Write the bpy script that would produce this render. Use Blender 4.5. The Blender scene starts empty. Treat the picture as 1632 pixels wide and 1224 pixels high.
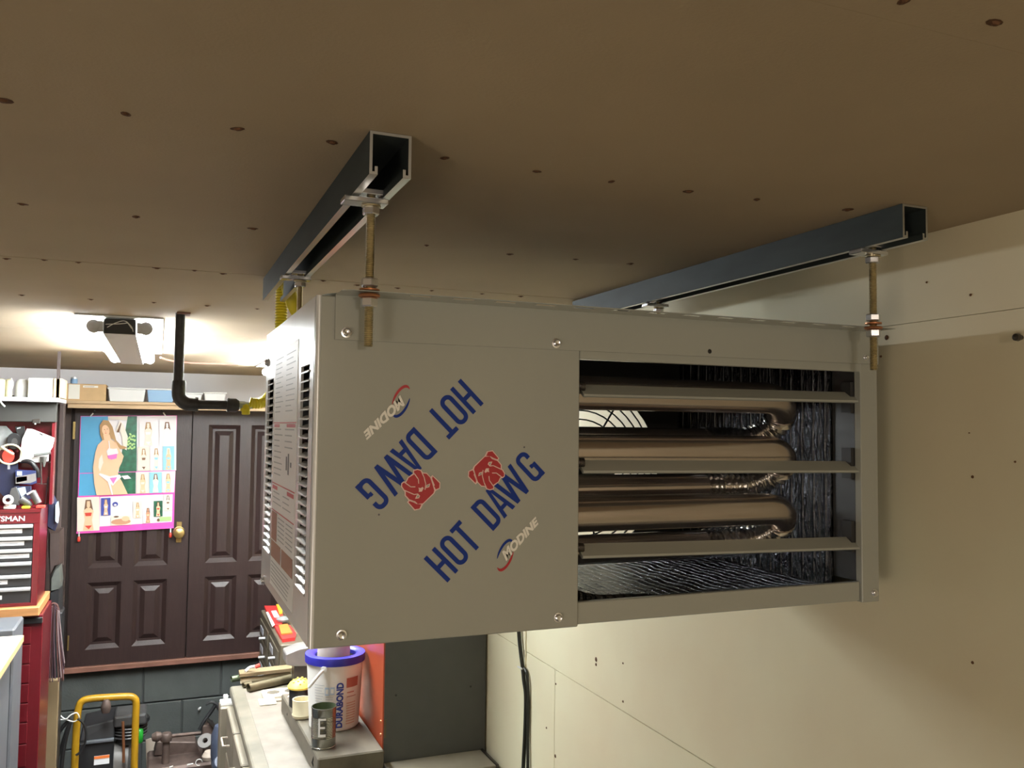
import bpy, bmesh, math, random
from mathutils import Vector, Matrix
rnd = random.Random(7)
S = bpy.context.scene
C = bpy.context.scene.collection
# ------------------------------------------------------------------ camera
YAW, PITCH, ROLL, FPX = 0.38789, 0.05171, 0.011355, 1375.9
CAM = Vector((0, 0, 2.10))
fw = Vector((math.sin(YAW)*math.cos(PITCH), math.cos(YAW)*math.cos(PITCH), math.sin(PITCH)))
rt = Vector((math.cos(YAW), -math.sin(YAW), 0)); up = rt.cross(fw)
rt2 = rt*math.cos(ROLL) + up*math.sin(ROLL); up2 = up*math.cos(ROLL) - rt*math.sin(ROLL)
cd = bpy.data.cameras.new('camera'); co = bpy.data.objects.new('camera', cd); C.objects.link(co)
cd.sensor_width = 36; cd.lens = 36*FPX/1632; cd.clip_start = .02; cd.clip_end = 60
co.matrix_world = Matrix(((rt2.x, up2.x, -fw.x, CAM.x), (rt2.y, up2.y, -fw.y, CAM.y), (rt2.z, up2.z, -fw.z, CAM.z), (0, 0, 0, 1)))
S.camera = co
def at(x, y, ax, val):            # where the photograph's sight line meets a real plane of the room
    D = rt2*((x-816)/FPX) + up2*(-(y-612)/FPX) + fw
    i = 'XYZ'.index(ax); t = (val-CAM[i])/D[i]
    return CAM + D*t
# ------------------------------------------------------------------ light
S.view_settings.view_transform = 'Standard'; S.view_settings.look = 'None'
S.view_settings.exposure = 0.0; S.view_settings.gamma = 1.0; S.view_settings.use_curve_mapping = False
w = bpy.data.worlds.new('world'); S.world = w; w.use_nodes = True
w.node_tree.nodes['Background'].inputs[0].default_value = (.75, .72, .65, 1)
w.node_tree.nodes['Background'].inputs[1].default_value = 0.02
TUBE = 205.0         # strength of the fluorescent tubes
def lamp(name, loc, power, col, r):
    l = bpy.data.lights.new(name, 'POINT'); l.energy = power; l.color = col; l.shadow_soft_size = r
    o = bpy.data.objects.new(name, l); o.location = loc; C.objects.link(o); return o
lamp('bulb_and_fill_light', (-1.6, -.9, 1.35), 42, (1.0, .87, .71), .32)  # added fill from low left, brightens the cream wall; no known source
lamp('bulb_and_fill_light', (.22, -1.05, 2.22), 14, (1.0, .86, .70), .06)
lamp('bulb_and_fill_light', (.2, -2.4, 1.6), 14, (1.0, .88, .72), .3)  # added fill far behind the camera, no bulb known there
# ------------------------------------------------------------------ materials
MATS = {}
def mat(name, col, rough=.5, metal=0., var=.0, vscale=20., bump=0., bscale=60., emit=0., col2=None, stretch=None, coat=0., alpha=1., spec=None, detail=4):
    if name in MATS: return MATS[name]
    m = bpy.data.materials.new(name); m.use_nodes = True; nt = m.node_tree; b = nt.nodes['Principled BSDF']
    b.inputs['Base Color'].default_value = (*col, 1); b.inputs['Roughness'].default_value = rough; b.inputs['Metallic'].default_value = metal
    if coat: b.inputs['Coat Weight'].default_value = coat; b.inputs['Coat Roughness'].default_value = .12
    if spec is not None: b.inputs['Specular IOR Level'].default_value = spec
    if emit: b.inputs['Emission Color'].default_value = (*col, 1); b.inputs['Emission Strength'].default_value = emit
    if alpha < 1: b.inputs['Alpha'].default_value = alpha
    tc = nt.nodes.new('ShaderNodeTexCoord'); src = tc.outputs['Object']
    if stretch:
        mp = nt.nodes.new('ShaderNodeMapping'); mp.inputs['Scale'].default_value = stretch; nt.links.new(src, mp.inputs[0]); src = mp.outputs[0]
    n = nt.nodes.new('ShaderNodeTexNoise'); n.inputs['Scale'].default_value = vscale; n.inputs['Detail'].default_value = detail; nt.links.new(src, n.inputs['Vector'])
    c2 = col2 or tuple(c*(1-var) for c in col)
    mx = nt.nodes.new('ShaderNodeMix'); mx.data_type = 'RGBA'
    mx.inputs[6].default_value = (*col, 1); mx.inputs[7].default_value = (*c2, 1)
    rp = nt.nodes.new('ShaderNodeMapRange'); rp.inputs[1].default_value = .35; rp.inputs[2].default_value = .7
    nt.links.new(n.outputs['Fac'], rp.inputs[0]); nt.links.new(rp.outputs[0], mx.inputs[0])
    if not emit: nt.links.new(mx.outputs[2], b.inputs['Base Color'])
    if bump:
        n2 = nt.nodes.new('ShaderNodeTexNoise'); n2.inputs['Scale'].default_value = bscale; n2.inputs['Detail'].default_value = 3; nt.links.new(src, n2.inputs['Vector'])
        bp = nt.nodes.new('ShaderNodeBump'); bp.inputs['Strength'].default_value = bump; bp.inputs['Distance'].default_value = .002
        nt.links.new(n2.outputs['Fac'], bp.inputs['Height']); nt.links.new(bp.outputs[0], b.inputs['Normal'])
    MATS[name] = m; return m
def sp(name): return MATS[name]
mat('ceiling_board', (.41, .32, .205), .85, var=.10, vscale=3, bump=.15, bscale=300)
mat('cream_wall', (.74, .71, .51), .62, var=.10, vscale=2.2, bump=.1, bscale=90, col2=(.68, .60, .42))
mat('dark_joint', (.06, .05, .035), .9)
mat('rust', (.13, .055, .02), .8, var=.5, vscale=200)
mat('glare_white', (.82, .80, .82), .6)  # pale upper back wall, whitened further with the strip light's glare
mat('block_paint', (.075, .085, .082), .6, var=.25, vscale=8, bump=.5, bscale=120)
mat('mortar', (.055, .06, .06), .8)
mat('floor_concrete', (.16, .15, .14), .8, var=.3, vscale=4, bump=.2)
mat('drab_wall', (.45, .39, .30), .8, var=.1)
mat('door_brown', (.030, .016, .015), .42, var=.25, vscale=12, bump=.25, bscale=30, stretch=(8, 8, 1))
mat('trim_brown', (.045, .028, .024), .6, var=.3)
mat('pine', (.62, .44, .26), .6, var=.25, vscale=9, stretch=(1, 6, 6))
mat('rust_wood', (.22, .10, .07), .6, var=.3, vscale=9)
mat('heater_paint', (.37, .385, .35), .16, var=.03, vscale=6, bump=.03, bscale=500, spec=.5)
mat('heater_lit_side', (.72, .75, .78), .25, metal=.25, var=.05)  # access side of the grey cabinet, lamp brightness put into the colour
mat('heater_dark', (.03, .03, .03), .6)
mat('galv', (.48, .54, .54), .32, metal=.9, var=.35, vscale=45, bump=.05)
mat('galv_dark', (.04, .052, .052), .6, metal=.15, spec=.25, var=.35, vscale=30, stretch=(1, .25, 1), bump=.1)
mat('strut_edge', (.62, .64, .64), .3, metal=.9)
mat('zinc_yellow', (.66, .58, .38), .28, metal=.95, var=.3, vscale=90)
mat('zinc', (.80, .82, .88), .22, metal=.95, var=.1)
mat('copper_washer', (.55, .24, .12), .35, metal=.8)
mat('tube_steel', (.56, .50, .475), .20, metal=.95, var=.18, vscale=8, stretch=(.6, 8, 8), bump=.04)
mat('rib_steel', (.70, .69, .68), .18, metal=1.0)
mat('steel_dark', (.12, .11, .105), .3, metal=.9)
mat('side_steel', (.10, .10, .10), .45, metal=.7)
mat('black', (.012, .012, .013), .45)
mat('black_iron', (.05, .05, .055), .5, metal=.3, var=.4, vscale=60, bump=.2)
mat('yellow_hose', (.78, .68, .04), .38, var=.1)
mat('blue_ink', (.010, .038, .27), .5, spec=.2); mat('white_ink', (.86, .85, .80), .5); mat('red_ink', (.45, .016, .03), .35)
mat('pink_line', (.85, .62, .58), .4)
mat('label_white', (.88, .89, .91), .45); mat('label_red', (.62, .12, .15), .5); mat('label_brown', (.36, .16, .09), .5); mat('label_grey', (.42, .44, .48), .5)
mat('label_dark', (.1, .1, .12), .5)
mat('tool_red', (.125, .008, .013), .25, var=.15, vscale=5); mat('tool_red_side', (.40, .05, .03), .4)
mat('drawer_black', (.022, .023, .026), .35); mat('alu', (.78, .79, .80), .3, metal=.5); mat('white_plastic', (.80, .81, .80), .4, var=.03)
mat('valance_grey', (.028, .028, .025), .5, var=.1)
mat('shelf_grey', (.46, .46, .49), .5)
mat('cardboard', (.62, .42, .22), .75, var=.12, vscale=15); mat('paper', (.82, .80, .72), .7)
mat('cream_roll', (.70, .66, .42), .7, var=.2, vscale=40); mat('blue_plastic', (.30, .48, .70), .4)
mat('navy', (.008, .012, .045), .6, var=.3, vscale=30); mat('carton_blue', (.015, .025, .10), .5); mat('clear_bag', (.30, .32, .32), .25, var=.5, vscale=25, bump=.8, bscale=25)
mat('skin', (.92, .58, .36), .5, var=.1, vscale=8); mat('skin2', (.60, .30, .18), .5); mat('hair', (.20, .10, .05), .6, var=.3); mat('hair_light', (.45, .27, .12), .6)
mat('poster_white', (.86, .82, .84), .35); mat('poster_blue', (.10, .42, .72), .35, var=.35, vscale=3); mat('poster_green', (.02, .15, .08), .35, var=.6, vscale=30)
mat('poster_pink', (.85, .10, .50), .35); mat('poster_skyblue', (.30, .62, .80), .35); mat('swim_pink', (.75, .18, .55), .4); mat('swim_red', (.65, .06, .04), .4)
mat('poster_cream', (.84, .76, .66), .35); mat('leaf', (.42, .66, .25), .5); mat('poster_navy', (.05, .07, .35), .4)
mat('brass', (.50, .36, .14), .35, metal=.8, var=.3)
mat('oak', (.50, .24, .09), .5, var=.25, vscale=9, stretch=(1, 8, 8)); mat('pale_top', (.42, .37, .29), .5, var=.1); mat('pale_edge', (.62, .42, .20), .6)
mat('cab_grey', (.11, .12, .135), .45, var=.08)
mat('thread_purple', (.06, .03, .04), .8); mat('thread_light', (.20, .15, .155), .8); mat('thread_brown', (.07, .025, .02), .8)
mat('plank', (.22, .16, .085), .7, var=.15, vscale=6)
mat('comp_yellow', (.42, .23, .012), .35, var=.1); mat('comp_grey', (.09, .09, .09), .5, metal=.4, var=.2); mat('tank_grey', (.20, .19, .18), .45, var=.2); mat('charcoal', (.018, .019, .021), .45, var=.2)
mat('green_part', (.01, .22, .02), .4); mat('rusty_iron', (.14, .10, .085), .6, metal=.4, var=.4, vscale=30, bump=.3); mat('clamp_blue', (.07, .09, .14), .5, var=.2); mat('beige_metal', (.46, .39, .32), .5)
mat('bench_beige', (.26, .23, .175), .5, var=.25, vscale=7); mat('bench_top', (.19, .175, .135), .5, var=.35, vscale=9, detail=8); mat('bench_sheet', (.25, .225, .19), .4, var=.3, vscale=14, detail=8)
mat('board_brown', (.12, .105, .075), .6, var=.35, vscale=10, stretch=(2, 1, 2), bump=.2)
mat('chest_brown', (.13, .11, .075), .5, var=.25, vscale=10)
mat('rod_brass', (.14, .12, .07), .45, metal=.4, var=.35, vscale=20); mat('cream_plate', (.72, .69, .56), .5)
mat('bucket_white', (.80, .79, .76), .35); mat('bucket_blue', (.028, .028, .38), .35); mat('tan_roll', (.62, .55, .38), .6, var=.15)
mat('bucket_print_blue', (.03, .06, .35), .4); mat('bucket_print_red', (.42, .15, .12), .4); mat('print_orange', (.62, .36, .28), .5); mat('print_lightblue', (.42, .55, .72), .4)
mat('tin', (.36, .37, .34), .22, metal=.95, var=.2, vscale=30); mat('tin_in', (.16, .20, .12), .4, metal=.6)
mat('jar_yellow', (.85, .66, .12), .5, var=.3, vscale=90); mat('cup_cream', (.62, .56, .38), .5)
mat('cab_orange', (.36, .065, .025), .35, var=.15, vscale=4); mat('cab_dark', (.075, .08, .078), .5, var=.08, bump=.1, bscale=400)
mat('red_pack', (.80, .04, .04), .35); mat('orange_pack', (.85, .22, .05), .4); mat('yellow_ink', (.85, .55, .05), .4)
mat('cable_black', (.012, .014, .010), .4)
mat('pouch_grey', (.10, .11, .10), .5, var=.3, vscale=30); mat('string_white', (.75, .75, .72), .7)
mat('tube_glow', (.93, .98, 1.0), .4, emit=TUBE)
mat('fixture_white', (.62, .62, .60), .5); mat('socket_grey', (.45, .45, .46), .5)
# foil: crumpled aluminium with regular quilting creases
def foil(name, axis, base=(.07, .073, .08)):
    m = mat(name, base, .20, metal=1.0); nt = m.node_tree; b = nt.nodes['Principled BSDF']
    tc = nt.nodes.new('ShaderNodeTexCoord')
    vo = nt.nodes.new('ShaderNodeTexNoise'); vo.inputs['Scale'].default_value = 38; vo.inputs['Detail'].default_value = 5; vo.inputs['Distortion'].default_value = 1.2
    mp = nt.nodes.new('ShaderNodeMapping'); mp.inputs['Scale'].default_value = (1, 2.2, .8) if axis == 'Y' else (.35, 3.2, 1)
    nt.links.new(tc.outputs['Object'], mp.inputs[0]); nt.links.new(mp.outputs[0], vo.inputs['Vector'])
    wv = nt.nodes.new('ShaderNodeTexWave'); wv.bands_direction = axis; wv.inputs['Scale'].default_value = 13 if axis == 'Y' else 20; wv.inputs['Distortion'].default_value = .8
    wv.inputs['Detail'].default_value = 1; nt.links.new(tc.outputs['Object'], wv.inputs['Vector'])
    pw = nt.nodes.new('ShaderNodeMath'); pw.operation = 'POWER'; pw.inputs[1].default_value = 16 if axis == 'Y' else 7; nt.links.new(wv.outputs['Fac'], pw.inputs[0])
    ad = nt.nodes.new('ShaderNodeMath'); ad.operation = 'ADD'; nt.links.new(pw.outputs[0], ad.inputs[0])
    ml = nt.nodes.new('ShaderNodeMath'); ml.operation = 'MULTIPLY'; ml.inputs[1].default_value = 1.9; nt.links.new(vo.outputs['Fac'], ml.inputs[0]); nt.links.new(ml.outputs[0], ad.inputs[1])
    bp = nt.nodes.new('ShaderNodeBump'); bp.inputs['Strength'].default_value = 1.0; bp.inputs['Distance'].default_value = .006
    nt.links.new(ad.outputs[0], bp.inputs['Height']); nt.links.new(bp.outputs[0], b.inputs['Normal'])
    return m
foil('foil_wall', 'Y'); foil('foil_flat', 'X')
# ------------------------------------------------------------------ mesh helpers
def wloc(o):
    v = Vector((0, 0, 0))
    while o is not None: v = v + o.location; o = o.parent
    return v
class MB:
    def __init__(s): s.v = []; s.f = []; s.mi = []; s.m = 0
    def mat(s, i): s.m = i; return s
    def add(s, vs, fs):
        n = len(s.v); s.v += [Vector(v) for v in vs]; s.f += [tuple(i+n for i in f) for f in fs]; s.mi += [s.m]*len(fs); return s
    def box(s, a, b, top=None):
        (x0, y0, z0), (x1, y1, z1) = [min(p, q) for p, q in zip(a, b)], [max(p, q) for p, q in zip(a, b)]
        vs = [(x0, y0, z0), (x1, y0, z0), (x1, y1, z0), (x0, y1, z0), (x0, y0, z1), (x1, y0, z1), (x1, y1, z1), (x0, y1, z1)]
        return s.add(vs, [(0, 3, 2, 1), (4, 5, 6, 7), (0, 1, 5, 4), (1, 2, 6, 5), (2, 3, 7, 6), (3, 0, 4, 7)])
    def hexa(s, q0, q1):           # two quads, same winding
        return s.add(list(q0)+list(q1), [(0, 3, 2, 1), (4, 5, 6, 7), (0, 1, 5, 4), (1, 2, 6, 5), (2, 3, 7, 6), (3, 0, 4, 7)])
    def prism(s, poly, o, u, v, d):  # 2-D polygon at o + x*u + y*v, extruded by vector d
        o, u, v, d = map(Vector, (o, u, v, d)); n = len(poly)
        a = [o+u*x+v*y for x, y in poly]; b = [p+d for p in a]
        return s.add(a+b, [tuple(range(n))[::-1], tuple(range(n, 2*n))] + [(i, (i+1) % n, n+(i+1) % n, n+i) for i in range(n)])
    def flat(s, poly, o, u, v):
        o, u, v = map(Vector, (o, u, v)); return s.add([o+u*x+v*y for x, y in poly], [tuple(range(len(poly)))])
    def tube(s, path, r, n=12, cap=True, closed=False):
        P = [Vector(p) for p in path]; k = len(P); R_ = r if isinstance(r, (list, tuple)) else [r]*k
        T = []
        for i in range(k):
            a = P[i-1] if (i > 0 or closed) else P[0]; b = P[(i+1) % k] if (i < k-1 or closed) else P[-1]
            t = (b-a); T.append(t.normalized() if t.length > 1e-9 else Vector((0, 0, 1)))
        ref = Vector((0, 0, 1)) if abs(T[0].z) < .9 else Vector((1, 0, 0))
        N = T[0].cross(ref).normalized(); vs = []
        for i in range(k):
            N = (N - T[i]*N.dot(T[i])).normalized(); B = T[i].cross(N)
            vs += [P[i]+(N*math.cos(a)+B*math.sin(a))*R_[i] for a in [2*math.pi*j/n for j in range(n)]]
        fs = []
        for i in range(k if closed else k-1):
            i2 = (i+1) % k
            fs += [(i*n+j, i*n+(j+1) % n, i2*n+(j+1) % n, i2*n+j) for j in range(n)]
        if cap and not closed: fs += [tuple(range(n))[::-1], tuple(range((k-1)*n, k*n))]
        return s.add(vs, fs)
    def lathe(s, prof, o, n=24, ax=(0, 0, 1), cap=True):   # prof: (r, h)
        o = Vector(o); ax = Vector(ax).normalized(); ref = Vector((1, 0, 0)) if abs(ax.x) < .9 else Vector((0, 1, 0))
        N = ax.cross(ref).normalized(); B = ax.cross(N)
        vs = []
        for r, h in prof: vs += [o+ax*h+(N*math.cos(2*math.pi*j/n)+B*math.sin(2*math.pi*j/n))*max(r, 1e-5) for j in range(n)]
        fs = [(i*n+j, i*n+(j+1) % n, (i+1)*n+(j+1) % n, (i+1)*n+j) for i in range(len(prof)-1) for j in range(n)]
        if cap and prof[0][0] > 1e-4: fs.append(tuple(range(n))[::-1])
        if cap and prof[-1][0] > 1e-4: fs.append(tuple(range((len(prof)-1)*n, len(prof)*n)))
        return s.add(vs, fs)
    def build(s, name, mats, parent=None, smooth=False, bevel=0., seg=1, centre=True):
        if not isinstance(mats, (list, tuple)): mats = [mats]
        if parent is not None: off = wloc(parent); loc = Vector((0, 0, 0)); base = off
        else:
            xs = [v.x for v in s.v]; ys = [v.y for v in s.v]; zs = [v.z for v in s.v]
            base = Vector(((min(xs)+max(xs))/2, (min(ys)+max(ys))/2, min(zs))); loc = base
        me = bpy.data.meshes.new(name); me.from_pydata([v-base for v in s.v], [], s.f)
        for m in mats: me.materials.append(MATS[m])
        me.polygons.foreach_set('material_index', s.mi)
        bm = bmesh.new(); bm.from_mesh(me); bmesh.ops.recalc_face_normals(bm, faces=bm.faces)
        if bevel:
            es = [e for e in bm.edges if len(e.link_faces) == 2 and e.calc_face_angle(0) > .6]
            bmesh.ops.bevel(bm, geom=es, offset=bevel, segments=seg, profile=.5, affect='EDGES', clamp_overlap=True)
        bm.to_mesh(me); bm.free()
        if smooth:
            for p in me.polygons: p.use_smooth = True
            try: me.set_sharp_from_angle(angle=math.radians(40))
            except Exception: pass
        o = bpy.data.objects.new(name, me); C.objects.link(o)
        if parent is not None: o.parent = parent
        o.location = loc
        return o
def tag(o, label=None, cat=None, group=None, kind=None):
    if label: o['label'] = label
    if cat: o['category'] = cat
    if group: o['group'] = group
    if kind: o['kind'] = kind
    return o
def thing(name, loc, label, cat, group=None):
    o = bpy.data.objects.new(name, None); o.empty_display_size = .05; C.objects.link(o); o.location = Vector(loc)
    return tag(o, label, cat, group)
def copy_tree(o, parent=None):
    c = o.copy(); C.objects.link(c)
    if parent is not None: c.parent = parent
    for ch in list(o.children): copy_tree(ch, c)
    return c
def spline(pts, n=8):
    P = [Vector(p) for p in pts]; out = []
    for i in range(len(P)-1):
        p0 = P[max(i-1, 0)]; p1 = P[i]; p2 = P[i+1]; p3 = P[min(i+2, len(P)-1)]
        for k in range(n):
            t = k/n; out.append(.5*((2*p1)+(p2-p0)*t+(2*p0-5*p1+4*p2-p3)*t*t+(3*p1-p0-3*p2+p3)*t**3))
    out.append(P[-1]); return out
def resample(path, step):
    out = [path[0]]; acc = 0
    for a, b in zip(path, path[1:]):
        L = (b-a).length; t = step-acc
        while t <= L and L > 0: out.append(a+(b-a)*(t/L)); t += step
        acc = L-(t-step)
    return out
def ribbon(mb, pts, wd, o, u, v):     # flat stroke along a 2-D line
    for (x0, y0), (x1, y1) in zip(pts, pts[1:]):
        L = math.hypot(x1-x0, y1-y0) or 1; nx, ny = -(y1-y0)/L*wd/2, (x1-x0)/L*wd/2; ex, ey = (x1-x0)/L*wd*.3, (y1-y0)/L*wd*.3
        mb.flat([(x0+nx-ex, y0+ny-ey), (x0-nx-ex, y0-ny-ey), (x1-nx+ex, y1-ny+ey), (x1+nx+ex, y1+ny+ey)], o, u, v)
def text_mb(txt, size, o, u, v, bold=0., shear=0., align='LEFT', sx=1.):
    cu = bpy.data.curves.new('lettering', 'FONT'); cu.body = txt; cu.size = size; cu.offset = bold*size; cu.shear = shear; cu.align_x = align; cu.resolution_u = 3
    ob = bpy.data.objects.new('lettering', cu); C.objects.link(ob)
    me = bpy.data.meshes.new_from_object(ob.evaluated_get(bpy.context.evaluated_depsgraph_get()))
    mb = MB(); o, u, v = map(Vector, (o, u, v))
    mb.add([o+u*(p.co.x*sx)+v*p.co.y for p in me.vertices], [tuple(p.vertices) for p in me.polygons])
    bpy.data.objects.remove(ob); bpy.data.curves.remove(cu); bpy.data.meshes.remove(me)
    return mb
def rect(x0, y0, x1, y1): return [(x0, y0), (x1, y0), (x1, y1), (x0, y1)]
def blob(cx, cy, rx, ry, n=12, rot=0.):
    return [(cx+rx*math.cos(a)*math.cos(rot)-ry*math.sin(a)*math.sin(rot), cy+rx*math.cos(a)*math.sin(rot)+ry*math.sin(a)*math.cos(rot)) for a in [2*math.pi*i/n for i in range(n)]]
# ------------------------------------------------------------------ the room
CZ, WX, BY = 2.38, .99, 5.0
def struct(mb, name, m, **k): return tag(mb.build(name, m, **k), kind='structure')
XL, YB = -2.6, -3.0
floor = struct(MB().box((XL, YB, -.1), (WX+.1, BY+.2, 0)), 'floor', 'floor_concrete')
ceil = struct(MB().box((XL-.1, YB-.1, CZ+.013), (WX+.1, BY+.2, CZ+.1)), 'ceiling', 'dark_joint')
for y0, y1 in ((YB, -.785), (-.782, .434), (.4342, 1.6535), (1.6575, 2.873), (2.8755, 4.09), (4.0925, 5.0)):
    MB().box((XL, y0, CZ), (WX, y1, CZ+.0125)).build('ceiling_panel', 'ceiling_board', ceil)
wr = struct(MB().box((WX+.012, YB, 0), (WX+.1, BY+.2, CZ)), 'wall_right', 'dark_joint')
g = .0012
for y0, y1, z0, z1 in ((YB, BY, 2.2575, CZ), (YB, .33, 1.466+g, 2.2568), (.33+g, BY, 1.466+g, 2.2568), (YB, 2.1-g, 0, 1.466-g), (2.1+g, BY, 0, 1.466-g)):
    MB().box((WX, y0, z0), (WX+.0118, y1, z1)).build('wall_panel', 'cream_wall', wr)
struct(MB().box((XL-.1, YB, 0), (XL, BY+.2, CZ)), 'wall_left', 'drab_wall')
struct(MB().box((XL-.1, YB-.1, 0), (WX+.1, YB, CZ)), 'wall_front', 'drab_wall')
wb = struct(MB().box((XL, BY+.01, 0), (WX, BY+.2, CZ)), 'wall_back', 'mortar')
BH, BL_ = .195, .39
row = 0; z = .84-5*BH+.0
z = .635-3*BH
while z < .84:
    zz0, zz1 = max(z, .0), min(z+BH, .865)
    x = -1.6 + (BL_/2 if row % 2 else 0) - .003
    x = -.033 - 4*BL_ + (BL_/2 if row % 2 == 0 else 0)
    while x < WX:
        if zz1-zz0 > .02: MB().box((max(x, XL)+.004, BY, zz0+.004), (min(x+BL_, WX)-.004, BY+.03, zz1-.004)).build('block', 'block_paint', wb, bevel=.003)
        x += BL_
    z += BH; row += 1
MB().box((XL, BY-.002, .865), (WX, BY+.02, 2.2)).build('wall_panel', 'trim_brown', wb)
MB().box((XL, BY-.002, 2.2005), (WX, BY+.02, CZ)).build('wall_panel', 'glare_white', wb)
# nail heads in the ceiling sheets
nail = None
NAILS = [(5,160),(200,181),(380,205),(530,227),(708,252),(855,273),(975,289),(1098,305),(1206,318),(1350,334),(35,325),(217,345),(404,364),(680,391),(812,405),(917,413),(1005,420),(1586,36),(1440,2),
         (10,412),(70,414),(125,418),(250,427),(310,431),(355,436),(515,447),(570,454),(634,459),(688,463),(768,468),(830,472),(35,470),(145,477),(245,482),(330,487),(410,492)]
for i, (x, y) in enumerate(NAILS):
    p = at(x, y, 'Z', CZ)
    if nail is None:
        m = MB().lathe([(0, -.0022), (.0028, -.0018), (.0048, 0)], p, 9); m.mat(1).lathe([(0, -.0003), (.0075, -.0002)], p+Vector((.001, 0, 0)), 9)
        nail = m.build('nail_head', ['rust', 'rust'], ceil, smooth=False); n0 = p
        for v in nail.data.vertices: v.co -= p-wloc(ceil)
        nail.location = p-ceil.location
    else:
        c = nail.copy(); C.objects.link(c); c.location = p-ceil.location; c.rotation_euler.z = i*1.3; s = rnd.uniform(.75, 1.15); c.scale = (s, s*rnd.uniform(.6, 1), s)
# nail and hole marks on the cream wall
for x, y, r in ((950,1051,.006),(950,1059,.004),(993,1057,.0025),(993,1118,.003),(1413,538,.004),(1404,568,.002),(871,1160,.003),(886,1090,.003),(885,1205,.005),(1547,470,.002),(1477,450,.0015),(1550,760,.0022),(1550,1056,.0022),(1618,736,.0015),(1545,690,.001)):
    p = at(x, y, 'X', WX)
    MB().lathe([(r, 0), (r*.6, -.0015), (0, -.002)], p+Vector((0, 0, 0)), 8, ax=(1, 0, 0)).build('nail_head', 'rust', wr)
p = at(1628, 538, 'X', WX)
MB().lathe([(0, .012), (.0045, .011), (.005, .006), (.003, .003), (.003, 0)], p, 10, ax=(-1, 0, 0)).build('screw_head', 'steel_dark', wr, smooth=True)
# ------------------------------------------------------------------ doors in the back wall
def panel_mb(x0, z0, x1, z1, y):      # raised panel seen from -Y
    mb = MB(); rings = [(0, 0), (.022, .016), (.034, .016), (.058, .003)]; vs = []
    for d, dep in rings: vs += [(x0+d, y+dep, z0+d), (x1-d, y+dep, z0+d), (x1-d, y+dep, z1-d), (x0+d, y+dep, z1-d)]
    fs = [(i*4+j, i*4+(j+1) % 4, (i+1)*4+(j+1) % 4, (i+1)*4+j) for i in range(3) for j in range(4)] + [(12, 13, 14, 15)]
    return mb.add(vs, fs)
def door(n, x0, x1, z0, z1, cols, rows, y):
    mb = MB(); xs = sorted({x0, x1, *[c for p in cols for c in p]}); zs = sorted({z0, z1, *[c for p in rows for c in p]})
    for i in range(len(xs)-1):
        for j in range(len(zs)-1):
            if (xs[i], xs[i+1]) in cols and (zs[j], zs[j+1]) in rows: continue
            mb.box((xs[i], y, zs[j]), (xs[i+1], y+.03, zs[j+1]))
    d = struct(mb, 'door_%d' % n, 'door_brown')
    for a, b in cols:
        for c_, e in rows: panel_mb(a, c_, b, e, y).build('panel', 'door_brown', d)
    return d
YD = BY-.033
def X_(x, y): return at(x, y, 'Y', YD).x
def Z_(x, y): return at(x, y, 'Y', YD).z
dz0, dz1 = .865, 2.19
rows = [(Z_(160, 1034), Z_(160, 928)), (Z_(160, 905), Z_(331, 677))]
d1 = door(1, X_(107, 1000), X_(299, 900), dz0, dz1, [(X_(135, 1030), X_(190, 1030)), (X_(209, 1027), X_(263, 1027))], rows, YD)
d2 = door(2, X_(300, 900)+.003, X_(300, 900)+.003+(X_(299, 900)-X_(107, 1000)), dz0, dz1, [(X_(323, 1020), X_(374, 1020)), (X_(392, 1020), X_(447, 1020))], rows, YD)
k = at(285, 848, 'Y', YD); k.x += .0
kn = MB().lathe([(.030, 0), (.030, .004), (.012, .008), (.010, .02), (.024, .028), (.030, .040), (.026, .052), (.012, .058), (0, .059)], k, 20, ax=(0, -1, 0)).build('knob', 'brass', d1, smooth=True)
MB().box((k.x-.014, YD-.004, k.z-.055), (k.x+.014, YD, k.z+.055)).build('knob_plate', 'brass', d1, bevel=.003)
hx = at(118, 672, 'Y', YD)
MB().box((X_(116, 690), YD-.006, Z_(118, 700)), (X_(120, 690), YD, Z_(118, 672))).build('hinge', 'brass', d1, bevel=.001)
MB().box((X_(107, 1034), YD-.006, Z_(107, 1037)), (X_(109.5, 1034), YD, Z_(107, 1013))).build('hinge', 'brass', d1, bevel=.001)
struct(MB().box((X_(85, 1062), YD-.02, dz0-.03), (WX-.01, BY-.001, dz0-.002)), 'trim_1', 'rust_wood', bevel=.003)
tj = MB().box((X_(90, 900), YD+.0, dz0-.03), (X_(105, 900), BY-.001, 2.20)); struct(tj, 'trim_2', 'trim_brown', bevel=.003)
struct(MB().box((X_(105, 900)+.0005, YD+.005, 2.192), (WX-.01, BY-.001, 2.196)), 'trim_3', 'trim_brown')
# ------------------------------------------------------------------ the unit heater
FY, HB = .91, 1.358
X0, X1, Z0, Z1 = .150, .916, 1.871, 2.238
H = thing('unit_heater', ((X0+X1)/2, (FY+HB)/2, Z0), 'large grey gas heater cabinet hung under the ceiling from four threaded rods', 'heater')
XP = .458
MB().box((X0+.004, FY, Z0), (XP, FY+.012, Z1)).build('front_panel', 'heater_paint', H, bevel=.0012)
f = MB()
f.box((XP+.0005, FY+.001, 2.183), (X1, FY+.012, Z1)); f.box((.886, FY, Z0+.0), (X1, FY+.012, 2.196))
f.build('outlet_frame', 'heater_paint', H, bevel=.001)
MB().box((XP+.0005, FY+.0035, Z0+.002), (.885, FY+.012, 1.8985)).build('lower_rail', 'heater_paint', H, bevel=.001)
sh = MB()
sh.box((X0+.003, FY+.012, Z0), (X1, HB, Z0+.003)); sh.box((X0+.003, FY+.012, Z1-.003), (X1, HB, Z1)); sh.box((X1-.003, FY+.012, Z0+.003), (X1, HB, Z1-.003))
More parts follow.
